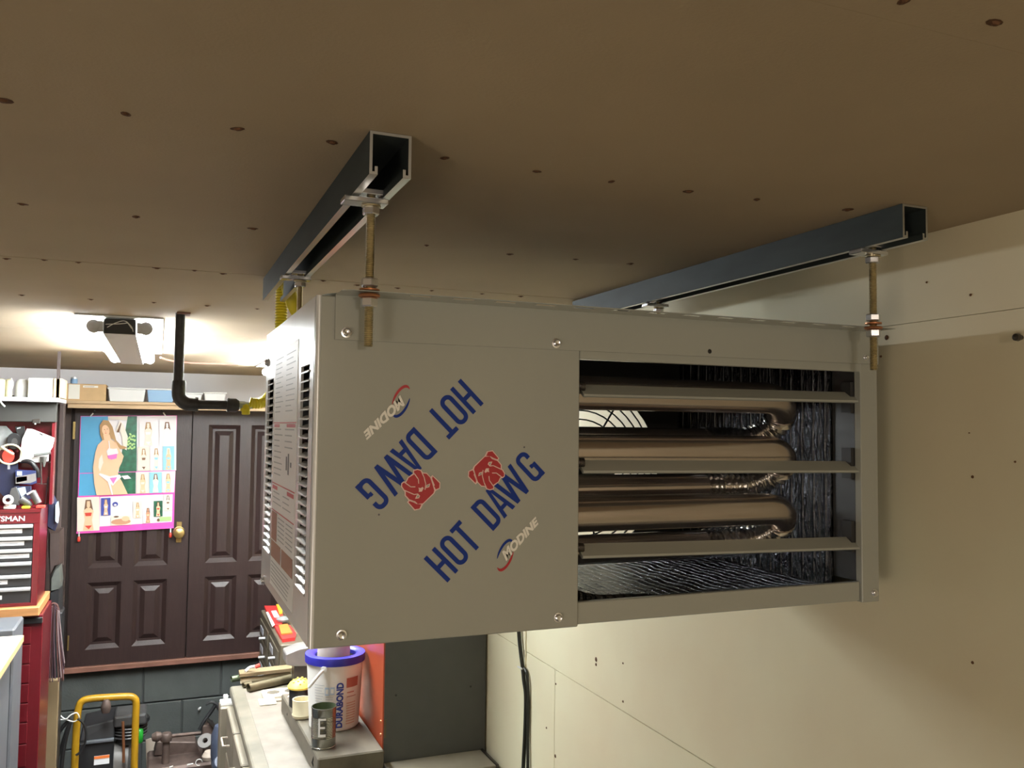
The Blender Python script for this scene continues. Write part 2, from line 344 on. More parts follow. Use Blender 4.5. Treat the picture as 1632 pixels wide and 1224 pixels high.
sh.build('casing', 'heater_paint', H)
# rear panel with the fan opening
fc, fr = (.69, 2.03), .150
rp = MB(); N = 40; ring = []; outer = []
for i in range(N):
    a = 2*math.pi*i/N; ring.append((fc[0]+fr*math.cos(a), fc[1]+fr*math.sin(a)))
    dx, dz = math.cos(a), math.sin(a); t = min(((X1-.003-fc[0]) if dx > 0 else (fc[0]-X0-.003))/max(abs(dx), 1e-6), ((Z1-.003-fc[1]) if dz > 0 else (fc[1]-Z0-.003))/max(abs(dz), 1e-6))
    outer.append((fc[0]+dx*t, fc[1]+dz*t))
rp.add([(x, HB-.003, z) for x, z in ring]+[(x, HB-.003, z) for x, z in outer], [(i, (i+1) % N, N+(i+1) % N, N+i) for i in range(N)])
rp.build('rear_panel', 'heater_dark', H)
gm = MB()
for r in (.03, .05, .07, .088, .104, .119, .133, .147): gm.tube([(fc[0]+r*math.cos(2*math.pi*i/40), HB+.012-.06*(r-.1)**2, fc[1]+r*math.sin(2*math.pi*i/40)) for i in range(40)], .0014, 6, closed=True)
for i in range(8):
    a = 2*math.pi*(i+.3)/8; gm.tube([(fc[0]+.03*math.cos(a), HB+.012, fc[1]+.03*math.sin(a)), (fc[0]+.17*math.cos(a), HB+.004, fc[1]+.17*math.sin(a))], .0018, 6)
gm.build('fan_guard', 'black', H, smooth=True)
fb = MB(); fb.lathe([(.035, -.02), (.035, .02)], (fc[0], HB-.03, fc[1]), 16, ax=(0, 1, 0))
fb.build('motor', 'black', H, smooth=True)
# bracket plate and slotted flange along the top
bk = MB()
bk.prism([(.169, 2.1915), (X1, 2.194), (X1, 2.24), (.169, 2.24)], (0, FY-.0005, 0), (1, 0, 0), (0, 0, 1), (0, -.0026, 0))
bk.build('bracket_plate', 'heater_paint', H, bevel=.0004)
fl = MB(); y0, y1 = .866, FY-.0005; sl0, sl1 = .8735, .8830
fl.prism([(.178, y0), (.905, y0), (.905, sl0), (.1695, sl0)], (0, 0, 2.2385), (1, 0, 0), (0, 1, 0), (0, 0, .0008))
fl.box((.169, sl1, 2.2385), (.905, y1, 2.2393))
xs = .169
for i in range(14):
    a = .241+.0485*i
    if a > .88: break
    fl.box((xs, sl0, 2.2385), (a, sl1, 2.2393)); xs = a+.025
fl.box((xs, sl0, 2.2385), (.905, sl1, 2.2393))
fl.build('slotted_flange', 'heater_paint', H)
# screws
def screw(p, r=.0048, parent=None, ax=(0, -1, 0)):
    m = MB().lathe([(r*1.35, 0), (r*1.35, .0012), (r, .0014), (r, .004), (r*.75, .0048), (r*.3, .0042), (0, .0042)], p, 6 if False else 12, ax=ax)
    return m.build('hex_screw', 'zinc', parent, smooth=True)
for x, y, dy in ((886,547,-.0031),(552,530,-.0031),(1379,570,-.0031),(1393,945,0),(889,984,0),(544,1012,0)):
    p = at(x, y, 'Y', FY+dy); screw((p.x, FY+dy, p.z), .0042 if y != 570 else .003, H)
p = at(1131, 560, 'Y', FY-.003)
MB().lathe([(.003, .0), (.0, .0004)], (p.x, FY-.00315, p.z), 10, ax=(0, -1, 0)).build('screw_hole', 'black', H)
# deflector blades with their springs
for i, (zl, zr) in enumerate(((2.1395, 2.1415), (2.049, 2.046), (1.949, 1.942))):
    xa, xb = XP-.004, .888
    prof = [(0, 0), (.003, -.0012), (.010, .004), (.018, .0105), (.0205, .0135), (.019, .0145), (.008, .0075), (.0005, .0025)]
    m = MB(); a = [(xa+.012, FY+.004+d, zl+h) for d, h in prof]; b = [(xb, FY+.004+d, zr+h) for d, h in prof]; n = len(prof)
    m.add(a+b, [tuple(range(n))[::-1], tuple(range(n, 2*n))]+[(j, (j+1) % n, n+(j+1) % n, n+j) for j in range(n)])
    bl = m.build('deflector_blade', 'heater_paint', H, smooth=True)
    sx = XP+.005; pts = [(sx-.004+.0105*t/60, FY+.010+.0038*math.cos(t*.62), zl+.012+.0048*math.sin(t*.62)) for t in range(60)]
    MB().tube(pts, .0008, 5).build('spring', 'steel_dark', bl, smooth=True)
    MB().box((.880, FY+.0125, zl-.012), (.886, FY+.03, zl+.03)).build('blade_clip', 'heater_dark', bl)
# inner side channel, foil lining
MB().box((.8875, FY+.013, 1.8985), (.8895, FY+.055, 2.19)).build('side_channel', 'side_steel', H)
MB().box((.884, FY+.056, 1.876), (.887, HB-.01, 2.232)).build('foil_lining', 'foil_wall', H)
def foil_sheet(z, s):
    m = MB(); nx, ny = 40, 24; vs = []
    for i in range(nx+1):
        for j in range(ny+1):
            x = XP-.02+(.883-XP+.02)*i/nx; y = FY+.014+(HB-.02-FY-.014)*j/ny
            vs.append((x, y, z+s*(.0007*math.sin(y*90+5*math.sin(x*13))+.0016*rnd.random())))
    m.add(vs, [(i*(ny+1)+j, (i+1)*(ny+1)+j, (i+1)*(ny+1)+j+1, i*(ny+1)+j+1) for i in range(nx) for j in range(ny)])
    return m.build('foil_lining', 'foil_flat', H, smooth=True)
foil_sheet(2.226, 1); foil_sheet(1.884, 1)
m = MB().box((XP-.02, FY+.03, 1.888), (XP-.017, HB-.01, 2.22)); m.build('inner_partition', 'side_steel', H)
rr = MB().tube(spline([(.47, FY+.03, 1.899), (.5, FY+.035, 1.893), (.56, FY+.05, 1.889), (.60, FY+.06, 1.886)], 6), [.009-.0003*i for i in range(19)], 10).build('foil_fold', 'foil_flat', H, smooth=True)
# heat exchanger: U tubes, smooth pass in front, ribbed bend and return behind
for i, (za, zb) in enumerate(((2.1455, 2.085), (2.073, 2.022), (1.995, 1.944))):
    m = MB(); ya, yb = .958, 1.016; xr = .762
    p = [(XP-.015, ya, za), (XP+.1, ya, za), (XP+.2, ya, za), (xr, ya, za)]
    zc, yc = (za+zb)/2, (ya+yb)/2
    bend = []
    for t in range(1, 25):
        a = math.pi*t/24; bend.append((xr+.048*math.sin(a), yc-(yc-ya)*math.cos(a), zc+(za-zc)*math.cos(a)))
    m.tube(p+bend[:10], [.0212]*4+[.0212]*6+[.021, .0205, .020, .0195], 24)
    tb = m.build('exchanger_tube', 'tube_steel', H, smooth=True)
    q = [Vector(b) for b in bend[9:]]+[Vector((xr-.02*j, yb, zb)) for j in range(0, 4)]
    q = resample(q, .0018); rad = [.0182+.0026*math.cos(2*math.pi*j/5.2) for j in range(len(q))]
    MB().tube(q, rad, 18).build('ribbed_bend', 'rib_steel', tb, smooth=True)
    MB().tube([q[-1], (XP+.1, yb, zb), (XP-.015, yb, zb)], .0188, 20).build('return_pass', 'tube_steel', tb, smooth=True)
    m = MB(); ys = 1.085
    MB().tube([(XP-.015, ys, zb-.022), (.78, ys, zb-.022)], .010, 14).build('rear_pass', 'steel_dark', tb, smooth=True)
# left access side with two columns of louvres
ls = MB(); ya, yb = FY+.0, HB
c1, c2 = (.946, 1.008), (1.262, 1.332); zb_, zt_ = 1.918, 2.168
ys = [FY+.0125, c1[0], c1[1], c2[0], c2[1], HB]
for i in range(5):
    if i in (1, 3):
        ls.box((X0, ys[i], Z0), (X0+.003, ys[i+1], zb_)); ls.box((X0, ys[i], zt_), (X0+.003, ys[i+1], Z1))
    else: ls.box((X0, ys[i], Z0), (X0+.003, ys[i+1], Z1))
ls.build('access_panel', 'heater_lit_side', H)
MB().tube([(X0+.003, FY+.0035, Z0), (X0+.003, FY+.0035, Z1)], .0035, 10).build('corner_edge', 'heater_lit_side', H, smooth=True)
MB().box((X0+.03, FY+.02, Z0+.01), (X0+.033, HB-.01, Z1-.01)).build('burner_baffle', 'heater_dark', H)
NS = 24; pitch = (zt_-zb_)/NS
for a, b in (c1, c2):
    first = None
    for i in range(NS):
        zc = zb_+pitch*(i+.15)
        if first is None:
            first = MB().hexa([(X0-.0015, a, zc), (X0-.0015, b, zc), (X0+.0065, b, zc+.0042), (X0+.0065, a, zc+.0042)], [(X0-.0015, a, zc+.0016), (X0-.0015, b, zc+.0016), (X0+.0065, b, zc+.0058), (X0+.0065, a, zc+.0058)]).build('vent_slat', 'heater_lit_side', H)
        else:
            c = first.copy(); C.objects.link(c); c.location.z += pitch*i
for x, y in ((427, 578), (421, 925)):
    p = at(x, y, 'X', X0); screw((X0, min(p.y, HB-.02), p.z), .005, H, ax=(-1, 0, 0))
# instruction label
ya, yb = 1.030, 1.243; e = X0-.0006
lb = MB(); U, V = (0, -1, 0), (0, 0, 1); O = (e, yb, 0)
W = yb-ya
lb.box((e, ya, 1.884), (X0, yb, 2.203))
lb.mat(1)
def lrect(x0, z0, x1, z1, mi): lb.mat(mi).flat([(x0*W, z0), (x1*W, z0), (x1*W, z1), (x0*W, z1)], (e-.0003, yb, 0), U, V)
lrect(0, 2.1035, 1, 2.1050, 1); lrect(.03, 2.0985, .3, 2.1025, 1); lrect(.62, 2.0985, .97, 2.1025, 1); lrect(0, 2.0215, 1, 2.0230, 1); lrect(.02, 2.0145, .27, 2.0195, 1); lrect(.7, 2.0145, .97, 2.0195, 1); lrect(0, 1.985, 1, 1.9865, 1)
lrect(.02, 1.946, .28, 1.984, 2); lrect(.02, 1.922, .48, 1.9445, 2); lrect(.52, 1.922, .98, 1.9445, 2)
for i in range(9): lrect(.06, 2.095-.0075*i, .06+rnd.uniform(.25, .4), 2.0965-.0075*i, 3)
for i in range(4): lrect(.55, 2.095-.0075*i, .55+rnd.uniform(.2, .38), 2.0965-.0075*i, 3)
for i in range(3): lrect(.06, 2.010-.007*i, .06+rnd.uniform(.25, .4), 2.0115-.007*i, 3); lrect(.52, 2.010-.007*i, .52+rnd.uniform(.2, .4), 2.0115-.007*i, 3)
for i in range(6): lrect(.33, 1.979-.0055*i, .62, 1.9805-.0055*i, 3); lrect(.68, 1.979-.0055*i, .95, 1.9805-.0055*i, 3)
for i in range(6): lrect(.05, 1.915-.005*i, .93-.2*rnd.random(), 1.9165-.005*i, 3)
for i in range(12): lrect(.06, 2.19-.0065*i, .06+rnd.uniform(.2, .38), 2.1912-.0065*i, 3); lrect(.55, 2.19-.0065*i, .55+rnd.uniform(.2, .38), 2.1912-.0065*i, 3)
for dx, z0_, z1_ in ((.62, 2.045, 2.062), (.7, 2.04, 2.066), (.8, 2.05, 2.056)): lrect(dx, z0_, dx+.05, z1_, 4)
lb.build('warning_label', ['label_white', 'label_red', 'label_brown', 'label_grey', 'label_dark'], H)
# big lettering on the blank panel
LET = {}
s_, q_ = .125, 1.0            # stroke, cap height
def arc(cx, cy, rx, ry, a0, a1, n=6): return [(cx+rx*math.cos(math.radians(a0+(a1-a0)*i/n)), cy+ry*math.sin(math.radians(a0+(a1-a0)*i/n))) for i in range(n+1)]
def stad(w, h, r): return arc(w-r, r, r, r, -90, 0)+arc(w-r, h-r, r, r, 0, 90)+arc(r, h-r, r, r, 90, 180)+arc(r, r, r, r, 180, 270)
def strip(mb, A, B, o, u, v, closed=False):    # band between two matching polylines
    o, u, v = map(Vector, (o, u, v)); n = len(A)
    mb.add([o+u*x+v*y for x, y in A]+[o+u*x+v*y for x, y in B], [(i, (i+1) % n, n+(i+1) % n, n+i) for i in range(n if closed else n-1)])
def letter(ch, w, o, u, v):
    mb = MB(); t = .13
    class _Z(MB):
        def flat(s, poly, o, u, v):
            s.k = getattr(s, 'k', 0)+1; return MB.flat(s, poly, Vector(o)+Vector((0, -.00006*s.k, 0)), u, v)
    mb = _Z()
    if ch == 'H':
        for r in (rect(0, 0, t, 1), rect(w-t, 0, w, 1), rect(t, .44, w-t, .44+t)): mb.flat(r, o, u, v)
    elif ch == 'T': mb.flat(rect(0, 1-t, w, 1), o, u, v); mb.flat(rect(w/2-t/2, 0, w/2+t/2, 1-t), o, u, v)
    elif ch == 'O':
        A = stad(w, 1, w*.48); B = [(t+x, t+y) for x, y in stad(w-2*t, 1-2*t, (w-2*t)*.46)]; strip(mb, A, B, o, u, v, True)
    elif ch == 'D':
        A = [(0, 0)]+arc(w-.2, .2, .2, .2, -90, 0)+arc(w-.2, .8, .2, .2, 0, 90)+[(0, 1)]
        B = [(t, t)]+arc(w-.2, .2, .2-t, .2-t, -90, 0)+arc(w-.2, .8, .2-t, .2-t, 0, 90)+[(t, 1-t)]; strip(mb, A, B, o, u, v, True)
    elif ch == 'A':
        mb.flat([(0, 0), (t, 0), (w/2+.02, .98), (w/2+.02, 1), (w/2-.075, 1)], o, u, v); mb.flat([(w-t, 0), (w, 0), (w/2+.075, 1), (w/2-.02, 1), (w/2-.02, .98)], o, u, v)
        mb.flat([(.115, .22), (w-.115, .22), (w-.145, .34), (.145, .34)], o, u, v)
    elif ch == 'W':
        a = w*.27
        for x0, x1 in ((.065, a), (w/2, a), (w/2, w-a), (w-.065, w-a)): mb.flat([(x0-.065, 1), (x0+.065, 1), (x1+.065, 0), (x1-.065, 0)][::1 if x0 < x1 else -1], o, u, v)
    elif ch == 'G':
        r = .2; A = arc(w-r, 1-r, r, r, 0, 90)+arc(r, 1-r, r, r, 90, 180)+arc(r, r, r, r, 180, 270)+arc(w-r, r, r, r, 270, 345)
        B = arc(w-r, 1-r, r-t, r-t, 0, 90)+arc(r, 1-r, r-t, r-t, 90, 180)+arc(r, r, r-t, r-t, 180, 270)+arc(w-r, r, r-t, r-t, 270, 345)
        strip(mb, A, B, o, u, v); mb.flat(rect(w-t, .70, w, .82), o, u, v); mb.flat(rect(w-t, 0, w, .5), o, u, v); mb.flat(rect(w*.52, .40, w-t, .52), o, u, v)
    return mb
CH = .0385
def decal(ox, oz, ang, name_flip):
    a = math.radians(ang); u = Vector((math.cos(a), 0, math.sin(a))); v = Vector((-math.sin(a), 0, math.cos(a))); ye = FY-.0004
    o = Vector((ox, ye, oz))
    for ch, st, en in (('H', 0, .0177), ('O', .0213, .0383), ('T', .0412, .0573), ('D', .0757, .0925), ('A', .0945, .1135), ('W', .1112, .1435), ('G', .1485, .1660)):
        letter(ch, (en-st)/CH, o+u*st, u*CH, v*CH).build('letter', 'blue_ink', H)
    MB().flat(blob(.1685, CH+.001, .0011, .0011, 10), o, u, v).build('trademark_dot', 'label_dark', H)
    # small maker's lettering with its two swooshes
    mo = o+u*.0625-v*.0345; mo.y = ye-.0004
    tx = text_mb('MODINE', .0120, mo, u, v, bold=.05, shear=.35, sx=1.16)
    w_ = max((p-mo).dot(u) for p in tx.v); k_ = .0600/w_
    for p in tx.v:
        d = p-mo; tt = d.dot(u)*k_; hh = d.dot(v)*(1.22-.3*tt/.06); q = mo+u*tt+v*hh; p.x, p.y, p.z = q.x, q.y, q.z
    tx.build('maker_lettering', 'white_ink', H)
    for cc, mt, a0, a1 in ((0, 'red_ink', 235, 372), (0, 'blue_ink', 55, 192)):
        m = MB(); A = []; B = []
        for i in range(13):
            t = math.radians(a0+(a1-a0)*i/12); wd = .0022*math.sin(math.pi*(i+.6)/13.2)
            if mt == 'red_ink': pass
            for lst, r in ((A, 1), (B, 1)): pass
            rx, ry = .0095, .0178; cx, cy = -.0028, .0068
            bx, by = rx*math.cos(t), ry*math.sin(t); L = math.hypot(bx, by)
            A.append((cx+bx*(1+wd/L), cy+by*(1+wd/L))); B.append((cx+bx*(1-wd/L), cy+by*(1-wd/L)))
        # the swoosh stands upright on the unrotated panel
        fl_ = 1 if not name_flip else -1
        oo = Vector(mo); oo.y = ye-.0001
        strip(m, A, B, oo, Vector((.92*fl_, 0, 0)), Vector((.30*fl_, 0, .92*fl_)))
        m.build('swoosh', mt, H)
ORG = (.298, .91, 1.931)
decal(.298, 1.931, 45.6, False); decal(.310, 2.155, 225.6, True)
# bulldog head emblem, drawn at (690,690) + p/9.415 on the panel plane
def emb(pts): return [(lambda q: (q.x, q.z))(at(690+x/9.415, 690+y/9.415, 'Y', FY)) for x, y in pts]
OUT = [(522,660),(525,575),(590,540),(608,500),(770,345),(805,275),(893,258),(993,380),(975,408),(1028,475),(1030,530),(1078,600),(1075,650),(1045,678),(1012,680),(990,732),(912,795),(912,845),(850,860),(800,845),(772,808),(720,805),(665,745),(638,772),(560,700)]
EAR1 = [(535,650),(540,580),(592,560),(618,620),(648,700),(635,752)]
EAR2 = [(795,345),(822,285),(885,275),(975,380),(960,396),(905,375),(860,350)]
HEAD = [(612,545),(625,505),(775,358),(850,352),(880,392),(960,420),(1012,480),(1012,528),(1062,605),(1062,645),(1035,665),(1005,665),(975,730),(900,780),(898,832),(850,846),(808,832),(782,795),(725,790),(672,735),(640,640)]
LINES = [[(612,620),(640,690),(655,735)],[(745,560),(735,640),(760,740),(800,830)],[(835,650),(840,710),(895,790)],[(885,600),(945,600),(1030,665)],[(845,495),(900,490),(1050,560)],[(860,362),(910,395),(970,408)]]
FILLS = [[(765,580),(790,530),(835,528),(830,555),(838,590),(810,580),(780,600)],[(815,470),(830,435),(885,428),(865,475),(840,495)],[(672,650),(685,595),(735,580),(725,625)]]
CX, CZ_ = .304, 2.043
for flip in (0, 1):
    T_ = (lambda P: [(2*CX-x, 2*CZ_-z) for x, z in P]) if flip else (lambda P: P)
    m = MB(); m.flat(T_(emb(OUT)), (0, FY-.0007, 0), (1, 0, 0), (0, 0, 1))
    m.mat(1)
    for P in (EAR1, EAR2, HEAD): m.flat(T_(emb(P)), (0, FY-.0010, 0), (1, 0, 0), (0, 0, 1))
    m.mat(0)
    for P in LINES: ribbon(m, T_(emb(P)), .0010, (0, FY-.0013, 0), (1, 0, 0), (0, 0, 1))
    for P in FILLS: m.flat(T_(emb(P)), (0, FY-.0014, 0), (1, 0, 0), (0, 0, 1))
    m.mat(2)
    for P in ([(828,475),(838,445),(868,445),(852,475)], [(686,635),(695,605),(722,598),(715,622)]): m.flat(T_(emb(P)), (0, FY-.0016, 0), (1, 0, 0), (0, 0, 1))
    m.build('bulldog_emblem', ['pink_line', 'red_ink', 'heater_paint'], H)
# ------------------------------------------------------------------ struts and rods
def strut(x, w_, ya, yb, label):
    h, t, lip = .0415, .0028, .008; z1 = CZ-.0005; z0 = z1-h
    P = [(0, h), (w_, h), (w_, 0), (w_-lip, 0), (w_-lip, .008), (w_-lip+t, .008), (w_-lip+t, t), (w_-t, t), (w_-t, h-t), (t, h-t), (t, t), (lip-t, t), (lip-t, .008), (lip, .008), (lip, 0), (0, 0)]
    m = MB(); n = len(P); a = [(x+px_, ya, z0+pz) for px_, pz in P]; b = [(x+px_, yb, z0+pz) for px_, pz in P]
    m.add(a+b, [(j, (j+1) % n, n+(j+1) % n, n+j) for j in range(n)])
    m.mat(1)
    Q = [(0, 1, 8, 9), (1, 2, 7, 8), (2, 3, 6, 7), (3, 4, 5, 6), (15, 0, 9, 10), (14, 15, 10, 11), (13, 14, 11, 12)]
    m.add(a, Q); m.add(b, Q)
    bot = [(x, ya, z0-.0001), (x+lip, ya, z0-.0001), (x+lip, yb, z0-.0001), (x, yb, z0-.0001)]
    m.add(bot, [(0, 1, 2, 3)]); m.add([(v[0]+w_-lip, v[1], v[2]) for v in bot], [(0, 1, 2, 3)])
    r = thing('strut_channel', (x+w_/2, (ya+yb)/2, z0), label, 'strut channel', 'strut channels bolted to the ceiling')
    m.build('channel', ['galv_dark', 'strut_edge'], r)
    return r
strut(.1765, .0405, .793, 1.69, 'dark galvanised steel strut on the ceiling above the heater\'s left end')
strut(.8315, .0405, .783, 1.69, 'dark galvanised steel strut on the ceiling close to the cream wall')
def hexnut(c, r, h, parent, m='zinc', name='nut'):
    return MB().lathe([(r*.9, 0), (r, h*.15), (r, h*.85), (r*.9, h)], c, 6).build(name, m, parent)
def rod(x, y, z0, label):
    r = thing('threaded_rod', (x, y, z0), label, 'threaded rod', 'hanger rods of the heater')
    n = int((2.345-z0)/.0010); pts = [(x, y, z0+.0010*i) for i in range(n)]; rad = [.0049 if i % 2 else .0040 for i in range(n)]; rad[0] = .0035
    MB().tube(pts, rad, 14).build('rod', 'zinc_yellow', r, smooth=False)
    MB().box((x-.030, y-.011, 2.3310), (x+.016, y+.011, 2.3365)).build('strut_plate', 'zinc', r, bevel=.0008)
    MB().lathe([(.010, 0), (.010, .0015)], (x, y, 2.329), 20).build('washer', 'zinc_yellow', r, smooth=True)
    hexnut((x, y, 2.3205), .0092, .0082, r)
    MB().box((x-.014, y-.010, 2.3405), (x+.014, y+.010, 2.346)).build('channel_nut', 'zinc', r, bevel=.0006)
    hexnut((x, y, 2.2450), .0092, .0090, r); hexnut((x, y, 2.2240), .0092, .0100, r)
    MB().lathe([(.0105, 0), (.0115, .0015), (.0105, .003)], (x, y, 2.2345), 20).build('washer', 'copper_washer', r, smooth=True)
    MB().lathe([(.0105, 0), (.0105, .0017)], (x, y, 2.2410), 20).build('washer', 'copper_washer', r, smooth=True)
    return r
rod(.1985, .880, at(592, 553, 'Y', .88).z, 'brass coloured threaded rod at front of heater\'s left end')
rod(.856, .880-.024, at(1393, 590, 'Y', .856).z, 'brass coloured threaded rod at the heater\'s front right corner')
rod(.2015, 1.387, 2.19, 'dark threaded rod behind the heater\'s left end beside yellow hose')
rod(.865, 1.392, 2.19, 'threaded rod behind the heater near the cream wall, only its top showing')
# ------------------------------------------------------------------ flue collar and gas hoses behind the heater
ft = thing('flue_duct', (.24, 1.14, 2.2385), 'galvanised flue duct stub on top of the heater behind bracket corner', 'duct')
MB().lathe([(.039, 0), (.0395, .002), (.041, .007), (.043, .012), (.047, .018), (.048, .0205), (.043, .0205)], (.226, 1.06, 2.239), 28).build('collar', 'galv', ft, smooth=True)
def hose(name, pts, r, label, cat='hose', group='yellow corrugated gas hoses', m='yellow_hose'):
    P = resample(spline(pts, 14), .0014); rad = [r+.0012*math.cos(2*math.pi*i/4) for i in range(len(P))]
    o = MB().tube(P, rad, 14).build(name, m, None, smooth=True); return tag(o, label, cat, group)
A = at(447, 470, 'Y', 1.78); B = at(447, 565, 'Y', 1.78)
hose('gas_hose', [(A.x, 1.76, CZ), (A.x, 1.76, 2.30), (A.x+.002, 1.76, 2.22), (B.x, 1.74, 2.13), (B.x+.01, 1.68, 2.03), (.23, 1.52, 1.99), (.24, 1.362, 1.99)], .0115, 'straight yellow corrugated hose dropping vertically behind the left strut')
hose('gas_hose', [(.225, 1.725, CZ), (.236, 1.70, 2.335), (.262, 1.58, 2.25), (.285, 1.52, 2.15), (.30, 1.44, 2.09), (.30, 1.362, 2.08)], .0125, 'slanting yellow corrugated hose crossing behind the rear rod')
cl = MB().box((.215, 1.74, 2.222), (.262, 1.775, 2.235)); 
p0 = at(441, 547, 'Y', 1.60); p1 = at(462, 562, 'Y', 1.60)
tag(MB().box((p0.x, 1.6, p1.z), (p1.x+.03, 1.63, p0.z)).build('junction_box', 'steel_dark', bevel=.002), 'small dark metal box by yellow hose above the heater\'s far corner', 'junction box')
# black iron gas pipe
def py(x, y, Y=2.31): return at(x, y, 'Y', Y)
gp = thing('gas_pipe', (.043, 2.31, 2.14), 'black iron gas pipe coming down from ceiling and elbowing right', 'pipe')
MB().tube([(.043, 2.31, CZ), (.043, 2.31, 2.20)], .0118, 20).build('pipe', 'black_iron', gp, smooth=True)
MB().lathe([(.016, 0), (.0165, .004), (.0165, .022), (.015, .026)], (.0445, 2.31, 2.185), 20).build('coupling', 'black_iron', gp, smooth=True)
el = [(.0445+.028*(1-math.cos(a)), 2.31, 2.18-.0285*math.sin(a)) for a in [math.pi/2*i/8 for i in range(9)]]
MB().tube([(.0445, 2.31, 2.192)]+el+[(.084, 2.31, 2.1515)], .0165, 18).build('elbow', 'black_iron', gp, smooth=True)
MB().lathe([(.0185, 0), (.0185, .007)], (.084, 2.31, 2.1515), 18, ax=(1, 0, 0)).build('elbow_rim', 'black_iron', gp, smooth=True)
MB().tube([(.088, 2.31, 2.1515), (.165, 2.31, 2.1515)], .0118, 18).build('pipe', 'black_iron', gp, smooth=True)
MB().lathe([(.017, 0), (.0185, .004), (.0175, .008), (.0175, .022), (.012, .03)], (.160, 2.31, 2.1515), 18, ax=(1, 0, 0)).build('coupling', 'black_iron', gp, smooth=True)
MB().lathe([(.009, 0), (.011, .006), (.011, .02), (.009, .026)], (.182, 2.31, 2.1515), 6, ax=(1, 0, 0)).build('hose_nut', 'galv', gp)
MB().box((.034-.0, 2.28, CZ-.004), (.066, 2.335, CZ-.0006)).build('ceiling_flange', 'rust_wood', gp)
fv = thing('gas_valve', (.205, 2.31, 2.13), 'small yellow valve fitting at the end of black gas pipe', 'valve')
MB().lathe([(.012, 0), (.012, .014), (.009, .018)], (.205, 2.31, 2.137), 12).build('valve_body', 'yellow_hose', fv, smooth=True)
MB().box((.196, 2.297, 2.128), (.216, 2.307, 2.143)).build('handle', 'yellow_hose', fv, bevel=.002)
MB().tube([(.188, 2.31, 2.152), (.222, 2.31, 2.152)], .0085, 12).build('valve_stem', 'galv', fv, smooth=True)
hose('gas_hose', [(.215, 2.31, 2.160), (.228, 2.31, 2.1575), (.245, 2.315, 2.160), (.262, 2.33, 2.172), (.30, 2.40, 2.21)], .0135, 'short yellow hose joining black gas pipe beyond the heater\'s louvres')
tag(MB().tube(spline([(.0, 3.6, 2.36), (.04, 3.65, 2.352), (.12, 3.7, 2.350), (.3, 3.75, 2.355)], 6), .004, 8).build('ceiling_wire', 'rust_wood', smooth=True), 'thin reddish cable running under the ceiling past black pipe', 'cable')
# ------------------------------------------------------------------ fluorescent fixtures
def fixture(cx, ya, L, label):
    t = thing('strip_light', (cx, ya+L/2, CZ-.05), label, 'ceiling light', 'fluorescent strip lights')
    MB().box((cx-.105, ya-.02, CZ-.004), (cx+.105, ya+L, CZ-.0008)).build('reflector', 'fixture_white', t, bevel=.001)
    c = MB(); w_, h = .039, .046
    c.box((cx-w_, ya, CZ-.006), (cx-w_+.001, ya+L, CZ-h)); c.box((cx+w_-.001, ya, CZ-.006), (cx+w_, ya+L, CZ-h)); c.box((cx-w_, ya, CZ-h), (cx+w_, ya+L, CZ-h-.001))
    c.build('channel', 'fixture_white', t)
    MB().box((cx-w_+.002, ya+.012, CZ-.006), (cx+w_-.002, ya+.014, CZ-h+.001)).build('end_recess', 'heater_dark', t)
    for i, P in enumerate(([(-.03, 0, -.03), (-.01, -.006, -.018), (.012, -.006, -.012), (.028, 0, -.03)], [(-.034, 0, -.022), (-.0, -.008, -.02), (.02, -.004, -.016)], [(.015, 0, -.012), (.028, -.006, -.026), (.032, 0, -.038)])):
        MB().tube(spline([(cx+a, ya+.006+b, CZ+d) for a, b, d in P], 5), .0011, 5).build('wire', 'string_white', t, smooth=True)
    for s in (-1, 1):
        for yy in (ya+.002, ya+L-.03):
            MB().lathe([(.0, 0), (.013, .001), (.0175, .004), (.0175, .018)], (cx+s*.062, yy, CZ-.028), 18, ax=(0, 1, 0)).build('lamp_holder', 'socket_grey', t, smooth=True)
            MB().box((cx+s*.040, yy+.002, CZ-.042), (cx+s*.058, yy+.018, CZ-.014)).build('holder_bracket', 'socket_grey', t)
        MB().tube([(cx+s*.062, ya+.020, CZ-.028), (cx+s*.062, ya+L-.03, CZ-.028)], .0155, 16).build('tube', 'tube_glow', t, smooth=True)
    return t
fixture(-.100, 2.45, 1.20, 'twin tube strip light seen end-on with bare wires showing')
fixture(.52, 3.0, 1.20, 'twin tube strip light over the workbench, beyond the heater')
# ------------------------------------------------------------------ swimsuit calendar poster on the door
PY = YD-.012
def pz(x, y): q = at(x, y, 'Y', PY); return q
a, b_, c_, d_ = pz(128.5, 663), pz(286, 664), pz(122, 848), pz(277, 840)
pU = Vector((b_.x-a.x, 0, 0)); OL = Vector((c_.x, PY, c_.z)); UU = Vector((d_.x-c_.x+.0, 0, d_.z-c_.z)); VV = Vector((a.x-c_.x, 0, a.z-c_.z))
PT = thing('swimsuit_calendar', ((a.x+b_.x)/2, PY, c_.z), 'colourful swimsuit wall calendar with pink border hanging on brown door', 'poster')
MB().prism([(0, 0), (1, 0), (1+.0, 1), (0, 1)], OL, UU, VV, (0, .0015, 0)).build('sheet', 'poster_pink', PT)
cr = lambda x, y: ((x-(100-(y-120)*.034))/(835-(y-120)*.0), 1-(y-120)/985)   # crop pixel to sheet coordinates
PM = ['poster_white', 'poster_blue', 'poster_green', 'skin', 'hair', 'swim_pink', 'poster_skyblue', 'poster_cream', 'swim_red', 'leaf', 'hair_light', 'skin2', 'poster_navy']
def pic(polys, name='picture', off=.0055):
    m = MB()
    for k, (mi, P) in enumerate(polys): m.mat(mi).flat([cr(*p) for p in P], OL+Vector((0, -.0003*(k+1)-off, 0)), UU, VV)
    return m.build(name, PM, PT)
